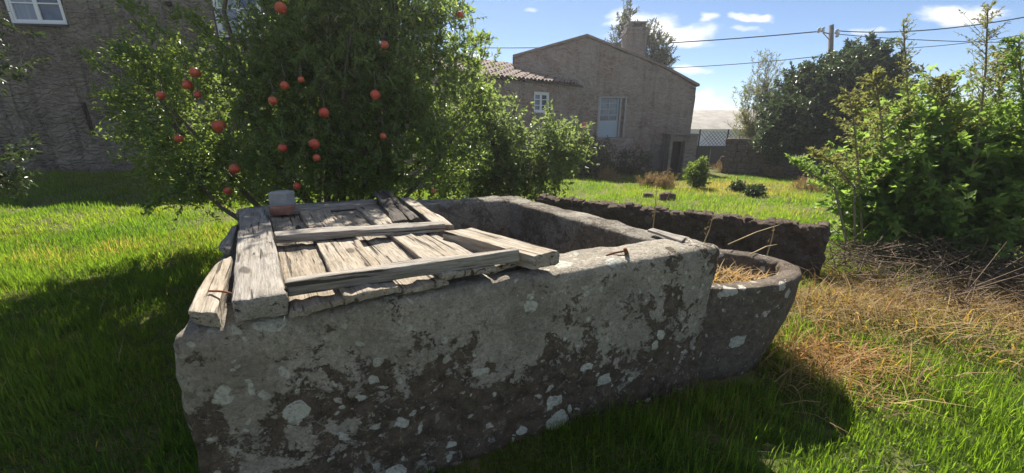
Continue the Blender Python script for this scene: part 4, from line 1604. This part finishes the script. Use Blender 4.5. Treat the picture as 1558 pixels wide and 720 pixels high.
def tall_weed(label, pts, nside, rspread, hang, leafmat='leaf_weed_top', L=.045, nl=26, depth_j=.0):
    """stalk with many short seed-bearing side sprays; pts are (px,py,depth) from foot to tip"""
    path = [D(*p) for p in pts]
    path[0] = Vector(G(path[0].x, path[0].y))
    o = empty('tall_weed', tuple(path[0]), label, 'weed', 'tall weeds at the lawn edge')
    a = Acc()
    # denser path
    dp = []
    for i in range(len(path) - 1):
        for k in range(5):
            dp.append(path[i].lerp(path[i + 1], k / 5))
    dp.append(path[-1])
    a.tube(dp, [.012 * (1 - .75 * i / len(dp)) + .002 for i in range(len(dp))], 6)
    a.build('stalk', M['bark_pale'], o, True)
    n = nside
    bs, ds, ends = [], [], []
    for k in range(n):
        t = .25 + .75 * (k / n) ** .9
        i = min(int(t * (len(dp) - 1)), len(dp) - 2)
        c = dp[i].lerp(dp[i + 1], t * (len(dp) - 1) - i)
        an = random.uniform(0, 6.28)
        ln = rspread * (1.15 - t) * random.uniform(.25, 1.35) + .04
        e = c + Vector((math.cos(an) * ln, math.sin(an) * ln, ln * (random.uniform(.5, 1.5) - hang)))
        ends.append((tuple(c), tuple(e)))
        tt = rng.random(nl)
        c_, e_ = np.array(c), np.array(e)
        bs.append(c_ + (e_ - c_) * tt[:, None] + np.array([0, 0, -hang * .25]) * (tt ** 2)[:, None] * ln)
        ds.append(unit((e_ - c_)[None, :]) * .8 + rng.normal(size=(nl, 3)) * .7)
    v, f = leaves(np.concatenate(bs), np.concatenate(ds), L * rng.uniform(.6, 1.3, n * nl), .36 * L)
    mesh_np('seed_sprays', v, f, M[leafmat], o)
    thin_tubes(np.array(ends), .003, M['bark_pale'], 'side_stems', o)


tall_weed('slim weed spire standing highest between the evergreen and the thicket', [(1385, 330, 4.7), (1385, 220, 4.75), (1380, 130, 4.8), (1374, 30, 4.85)], 90, .16, .1, nl=12, L=.03)
tall_weed('bushy tan topped weed beside the slim spire', [(1350, 340, 4.7), (1345, 240, 4.7), (1338, 160, 4.75), (1330, 110, 4.8)], 60, .42, .35)
tall_weed('feathery weed with arching fronds over the lawn edge', [(1330, 330, 4.6), (1305, 250, 4.55), (1300, 190, 4.5), (1290, 140, 4.5)], 44, .45, .45)
tall_weed('weed with long drooping lower fronds near the boundary wall', [(1320, 320, 4.5), (1300, 285, 4.5), (1270, 250, 4.5), (1240, 232, 4.5)], 40, .3, .4)
tall_weed('leggy weed with open branched tip above the thicket', [(1480, 330, 4.3), (1490, 200, 4.3), (1500, 100, 4.3), (1503, 8, 4.3)], 80, .5, .15, nl=12, L=.035)
tall_weed('weed with brown tops growing behind the leggy weed', [(1530, 330, 4.6), (1525, 210, 4.6), (1520, 130, 4.6), (1530, 80, 4.6)], 70, .5, .3)
tall_weed('tan plumed weed in the middle of the thicket', [(1440, 330, 4.6), (1440, 230, 4.6), (1435, 160, 4.6), (1430, 120, 4.6)], 60, .42, .3)
tall_weed('dense yellow green weed leaning over the cut brush', [(1560, 350, 4.1), (1565, 230, 4.1), (1556, 150, 4.1), (1550, 60, 4.1)], 80, .5, .3, 'leaf_weed')
tall_weed('low weed frond stretching towards the boundary wall', [(1310, 330, 4.4), (1270, 285, 4.4), (1230, 262, 4.4), (1205, 245, 4.4)], 34, .22, .4, 'leaf_weed')

# ------------------------------------------------------------------ utility pole and lines
PY = 21.0
pt, pb = D(1265, 38, PY), D(1258, 262, PY)
pole = empty('utility_pole', (pb.x, PY, -.4), 'wooden utility pole rising behind the dark evergreen tree', 'pole')
a = Acc()
a.tube([(pb.x, PY, -.6), tuple(pb.lerp(pt, .5)), tuple(pt)], [.15, .13, .105], 10)
a.build('shaft', M['pole_wood'], pole, True)
ins = []
a = Acc()
arm = D(1247, 46, PY - .1)
a.tube([tuple(D(1264, 52, PY)), tuple(D(1255, 50, PY - .1)), tuple(arm)], .03, 6)
a.tube([tuple(D(1263, 62, PY)), tuple(D(1252, 50, PY - .1))], .02, 6)
a.build('bracket', M['metal_grey'], pole)
for (x, y) in ((1246, 46), (1252, 45), (1273, 48), (1274, 53)):
    a = Acc()
    c = D(x, y, PY - .1)
    a.tube([c + Vector((0, 0, -.12)), c + Vector((0, 0, -.06)), c, c + Vector((0, 0, .08)), c + Vector((0, 0, .11))], [.05, .09, .06, .09, .03], 8)
    a.build('insulator', M['ceramic'], pole, True)


def line(label, p, q, sag, r=.016):
    p, q = Vector(p), Vector(q)
    a = Acc()
    n = 30
    pts = []
    for k in range(n + 1):
        t = k / n
        c = p.lerp(q, t)
        c.z -= sag * 4 * t * (1 - t)
        pts.append(c)
    a.tube(pts, r, 5, False)
    tag(a.build('power_line', M['cable'], None, True), label, 'cable', 'power lines')


line('upper black cable running from the pole over the stone house', D(1246, 48, PY), D(560, 66, 30.0), .5, .028)
line('lower black cable passing behind the evergreen towards the chimney', D(1262, 84, PY + .3), D(1000, 104, 26.0), .1, .02)
line('upper black cable running from the pole over the tall weeds', D(1273, 47, PY), D(1640, 10, 16.0), .35, .024)
line('lower black cable running from the pole over the tall weeds', D(1272, 52, PY), D(1640, 64, 20.0), .15, .018)
line('thin cable crossing below the upper cable over the thicket', D(1366, 74, 21.0), D(1640, 38, 17.0), .15, .015)

# ------------------------------------------------------------------ dry stalks by the trough
for i, (foot, tip, bend, lab) in enumerate([((996, 345, .9), (999, 278, 4.0), .02, 'upright pale dry stalk rising behind the tank corner'), ((1075, 345, .6), (1092, 300, 3.0), .05, 'dry bent stalk standing before the low dark wall'),
                                           ((1160, 385, .6), (1180, 325, 2.9), .03, 'dry stalk leaning against the low dark wall'), ((1020, 340, .6), (1020, 240, 5.2), .1, 'dry seed stalk with drooping pale head on the lawn')]):
    if i == 3:
        b_ = px_ground(1012, 310)
        t_ = D(1018, 254, b_.y)
    elif i == 0:
        b_, t_ = Vector(G(1.25, 3.3)), D(1000, 278, 3.3)
    elif i == 1:
        b_, t_ = Vector(G(1.55, 3.25)), D(1089, 312, 3.3)
    else:
        b_, t_ = Vector(G(2.15, 3.1)), D(1181, 332, 3.1)
    a = Acc()
    a.tube([b_, b_.lerp(t_, .4) + Vector((bend, 0, 0)), b_.lerp(t_, .75) + Vector((bend * .8, 0, 0)), t_], [.007, .006, .005, .002], 5)
    st = empty('dry_stalk', tuple(b_), lab, 'stalk', 'dry stalks')
    a.build('stem', M['straw_stem'], st)
    n_ = 40 if i == 3 else 9
    tt = rng.random(n_) ** .5
    b0_ = np.array(b_)
    t0_ = np.array(t_)
    bs = t0_ + (b0_ - t0_) * (tt * .3)[:, None]
    v, f = leaves(bs, rng.normal(size=(n_, 3)) * .6 + np.array([.5, 0, -.3 if i == 3 else .6]), .09 if i == 3 else .035, .018 if i == 3 else .006)
    mesh_np('seed_head', v, f, M['leaf_dry'], st)

for (a0, a1, a2, lab) in [((1108, 372, 2.75), (1150, 356, 3.0), (1186, 342, 3.25), 'long pale twig lying from the trough rim to the low dark wall'),
                          ((1140, 388, 2.6), (1165, 378, 2.75), (1182, 372, 2.9), 'short pale twig resting on the straw in the trough')]:
    a = Acc()
    a.tube([D(*a0), D(*a1) + Vector((0, 0, .015)), D(*a2)], [.005, .004, .002], 5)
    tag(a.build('dry_twig', M['straw_stem'], None, True), lab, 'twig')

# ------------------------------------------------------------------ grass, straw and brush
def inside_quad(x, y, poly, grow=0.0):
    c = sum(poly, Vector()) / len(poly)
    pts = [(c + (q - c) * (1 + grow)) for q in poly]
    ok = np.ones(len(x), bool)
    n = len(pts)
    for i in range(n):
        a_, b_ = pts[i], pts[(i + 1) % n]
        ok &= ((b_.x - a_.x) * (y - a_.y) - (b_.y - a_.y) * (x - a_.x)) > 0
    return ok


TANK = [P1, P2, P3, P4]
trough_q = [Vector((1.2, 1.98, 0)), Vector((1.62, 2.08, 0)), Vector((1.72, 2.35, 0)), Vector((1.55, 2.6, 0)), Vector((1.0, 2.7, 0))]
WALLQ = [A_ + Vector((0, 0, 0)), W2, W2 + wn_ * .22, A_ + wn_ * .22]


def blades(name, x, y, h, wd_, lean, cols, mat, label, segs=2, zoff=0.0, lay=0.0, cat='grass'):
    n = len(x)
    z = gz(x, y) + zoff
    base = np.stack([x, y, z], 1)
    an = rng.random(n) * 2 * math.pi
    d = np.stack([np.cos(an), np.sin(an), np.zeros(n)], 1)
    s = np.stack([-np.sin(an + rng.normal(size=n) * .6), np.cos(an + rng.normal(size=n) * .6), np.zeros(n)], 1)
    ln = np.abs(rng.normal(size=n)) * lean + lay
    up = np.array([0, 0, 1.0])
    hz = np.sqrt(np.maximum(.03, 1 - np.minimum(ln, .98) ** 2))
    mid = base + (d * (ln * .35)[:, None] + up * (hz * .6)[:, None]) * h[:, None]
    tip = base + (d * (ln)[:, None] + up * (hz * (1 - .12 * ln))[:, None]) * h[:, None]
    hw = (wd_ / 2)[:, None]
    if segs == 2:
        V = np.stack([base - s * hw, base + s * hw, mid - s * hw * .8, mid + s * hw * .8, tip], 1).reshape(-1, 3)
        i = np.arange(n)[:, None] * 5
        Fc = np.concatenate([i + np.array([[0, 1, 3]]), i + np.array([[0, 3, 2]]), i + np.array([[2, 3, 4]])], 0)
        C = np.repeat(cols, 5, axis=0)
    else:
        V = np.stack([base - s * hw, base + s * hw, tip], 1).reshape(-1, 3)
        i = np.arange(n)[:, None] * 3
        Fc = i + np.array([[0, 1, 2]])
        C = np.repeat(cols, 3, axis=0)
    o = mesh_np(name, V, Fc, mat, None, C)
    tag(o, label, cat, kind='stuff')
    return o


def clumped(n_t, per, gen, rad):
    cx, cy = gen(n_t)
    x = np.repeat(cx, per) + rng.normal(size=n_t * per) * rad
    y = np.repeat(cy, per) + rng.normal(size=n_t * per) * rad
    return x, y


def allowed(x, y):
    ok = ~inside_quad(x, y, TANK, -.02) & ~inside_quad(x, y, trough_q) & ~inside_quad(x, y, WALLQ)
    ok &= y > -2.5
    return ok


def straw_w(x, y):
    """how much cut straw covers the spot"""
    a_ = np.exp(-(((x - 3.1) / 1.15) ** 2 + ((y - 2.85) / .40) ** 2))
    b2 = np.exp(-(((x - 2.2) / .45) ** 2 + ((y - 2.25) / .28) ** 2))
    c2 = np.exp(-(((x - 4.2) / 1.3) ** 2 + ((y - 3.0) / .7) ** 2))
    return np.maximum(np.maximum(a_, b2), c2)


def dry_w(x, y):
    """dry patches of the lawn"""
    d1 = np.exp(-(((x + 5.4) / 2.0) ** 2 + ((y - 4.6) / .5) ** 2)) * .3
    d2 = np.exp(-(((x - 6.3) / 2.2) ** 2 + ((y - 11.0) / 2.0) ** 2))
    d3 = np.exp(-(((x + 3.7) / 1.6) ** 2 + ((y - 4.5) / .9) ** 2)) * .35
    nn = vnoise(x, y, 2.3, .7) * .35 + vnoise(x, y, 6.1, 2.0) * .2
    return np.clip(np.maximum(np.maximum(d1, d2), d3) + nn - .33, 0, 1)


def grass_cols(x, y, lushy):
    n = len(x)
    t = vnoise(x, y, 1.7, 1.1)[:, None]
    u = rng.random(n)[:, None]
    g1, g2, g3 = np.array([.045, .09, .02]), np.array([.115, .19, .03]), np.array([.185, .225, .04])
    c = g1 * (1 - u) + g2 * u
    c = c * (1 - .5 * t) + g3 * (.5 * t)
    dw_ = (dry_w(x, y) > rng.random(n))[:, None]
    s_ = np.array([.26, .205, .10]) * rng.uniform(.6, 1.15, size=(n, 1))
    return np.where(dw_, s_, c)


def near_gen(n):
    x = rng.uniform(-6.5, 4.6, n)
    y = rng.uniform(.1, 4.4, n)
    return x, y


# near lawn: tufted, long
x, y = clumped(12000, 18, near_gen, .05)
k = allowed(x, y) & (vnoise(x, y, 8.5, 1.9) + .3 * rng.random(len(x)) > .26) & (straw_w(x, y) < rng.random(len(x)) * .9)
x, y = x[k], y[k]
h = .035 + .15 * vnoise(x, y, 3.3, .3) ** 1.5 * rng.uniform(.35, 1.25, len(x)) + .035 * (x > 1.0)
blades('grass', x, y, h, rng.uniform(.0025, .006, len(x)), .8, grass_cols(x, y, 1), M['grass'], 'lush uncut grass around the tank', 2)

# short undergrowth so that no soil shines through
def under_gen(n):
    return rng.uniform(-8, 5.5, n), rng.uniform(0, 5.5, n)


x, y = clumped(22000, 10, under_gen, .05)
k = allowed(x, y) & (straw_w(x, y) < rng.random(len(x)))
x, y = x[k], y[k]
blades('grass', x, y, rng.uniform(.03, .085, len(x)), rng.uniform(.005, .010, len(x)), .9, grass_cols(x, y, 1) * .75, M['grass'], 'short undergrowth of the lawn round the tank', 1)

# middle lawn
def mid_gen(n):
    y_ = 4.2 + 10.8 * rng.random(n) ** 1.25
    x_ = rng.uniform(-1.75, 1.35, n) * y_
    return x_, y_


x, y = clumped(20000, 12, mid_gen, .07)
wall_y = 9.9 + (x + 17) * .11
k = allowed(x, y) & ~((y > wall_y - .05) & (x < -5.0)) & (y < 15.5) & ~((x < 3) & (x > -5) & (y > 9.2 + (x + 5) * .75))
x, y = x[k], y[k]
h = .05 + .10 * vnoise(x, y, 3.0, .3) * rng.uniform(.4, 1.2, len(x))
blades('grass', x, y, h, rng.uniform(.007, .014, len(x)), .5, grass_cols(x, y, 1), M['grass'], 'sunlit lawn between the houses and the tank', 1)

# straw: cut stems lying about beside the trough
n = 17000
x = rng.uniform(1.6, 5.6, n)
y = rng.uniform(1.7, 4.2, n)
k = allowed(x, y) & (straw_w(x, y) > rng.random(n) * .85)
x, y = x[k], y[k]
n = len(x)
sc_ = np.array([.38, .27, .125])[None, :] * rng.uniform(.3, 1.1, size=(n, 1)) * (1 + rng.normal(size=(n, 3)) * .06)
oran = np.exp(-(((x - 2.25) / .4) ** 2 + ((y - 2.3) / .3) ** 2))[:, None] + np.exp(-(((x - 3.6) / .8) ** 2 + ((y - 3.35) / .35) ** 2))[:, None]
sc_ = sc_ * (1 - .6 * np.clip(oran, 0, 1)) + np.array([.42, .2, .06]) * .6 * np.clip(oran, 0, 1)
blades('straw', x, y, rng.uniform(.1, .42, n), rng.uniform(.004, .010, n), .12, sc_, M['straw'], 'heap of cut dry straw lying beside the trough', 2, .02, .86, 'straw')
n = 5200
x = rng.uniform(1.7, 5.6, n)
y = rng.uniform(1.8, 4.3, n)
k = allowed(x, y) & (straw_w(x, y) * vnoise(x, y, 5.0, .9) > rng.random(n) * .6)
x, y = x[k], y[k]
n = len(x)
sb_ = np.array([.30, .19, .085])[None, :] * rng.uniform(.4, 1.3, size=(n, 1))
blades('straw', x, y, rng.uniform(.12, .38, n), rng.uniform(.004, .009, n), .3, sb_, M['straw'], 'brown arching dry grass standing in the straw heap', 2, .0, .45, 'straw')
# straw inside the trough
n = 420
an = rng.random(n) * 6.28
rr = np.sqrt(rng.random(n))
x = tcen.x - .12 + np.cos(an) * rr * .30
y = tcen.y + .0 + np.sin(an) * rr * .16
cc_ = np.array([.46, .30, .14])[None, :] * rng.uniform(.5, 1.2, size=(n, 1))
o = blades('straw', x, y, rng.uniform(.08, .2, n), rng.uniform(.004, .008, n), .15, cc_, M['straw'], 'dry straw filling the rounded trough', 2, .55, .8, 'straw')


# brush pile: dead twigs thrown together under the thicket
def brush():
    n_ = 1500
    x = rng.uniform(3.0, 6.2, n_)
    y = rng.uniform(2.5, 4.5, n_)
    k = (np.abs(y - (3.5 + (x - 3.0) * .1)) < .8) & (x + y > 6.4)
    x, y = x[k], y[k]
    n_ = len(x)
    hh = .05 + .38 * rng.random(n_) * np.exp(-((y - 3.7) / .8) ** 2) * (x > 3.3)
    c = np.stack([x, y, gz(x, y) + hh], 1)
    an = rng.normal(size=n_) * 1.1 + .3
    d_ = np.stack([np.cos(an), np.sin(an) * .7, rng.normal(size=n_) * .45], 1)
    ln = rng.uniform(.15, .7, n_)[:, None]
    ends = np.stack([c - d_ * ln * .5, c + d_ * ln * .5], 1)
    ends[:, :, 2] = np.maximum(ends[:, :, 2], gz(ends[:, :, 0], ends[:, :, 1]) + .005)
    o = thin_tubes(ends, .0045, M['deadwood'], 'brush_pile', None)
    tag(o, 'tangled pile of dead twigs and stems under the thicket', 'brush', kind='stuff')


brush()
# scattered pale stems lying in the near grass
n = 260
x = rng.uniform(-4.5, 3.6, n)
y = rng.uniform(.9, 4.2, n)
k = allowed(x, y)
x, y = x[k], y[k]
n = len(x)
blades('straw', x, y, rng.uniform(.1, .3, n), rng.uniform(.003, .005, n), .3, np.array([.36, .30, .18])[None, :] * rng.uniform(.6, 1.1, size=(n, 1)), M['straw'], 'stray pale dry stems among the near grass', 2, .01, .7, 'straw')


# ------------------------------------------------------------------ thin air volume added to imitate the veil of lens glare
a = Acc()
a.box((0, 0, 4.6), (1210, 1210, 12.6))
hz = a.build('glare_veil', None)
mh, nh = material('glare_air')
pv = nh.new('ShaderNodeVolumePrincipled')
pv.inputs['Color'].default_value = (.96, .96, .97, 1)
pv.inputs['Density'].default_value = .002
pv.inputs['Anisotropy'].default_value = .6
ov = nh.new('ShaderNodeOutputMaterial')
nh.l.new(pv.outputs[0], ov.inputs['Volume'])
hz.data.materials.append(mh)
tag(hz, 'thin bright air added over the yard to imitate lens glare', 'glare_veil', kind='stuff')
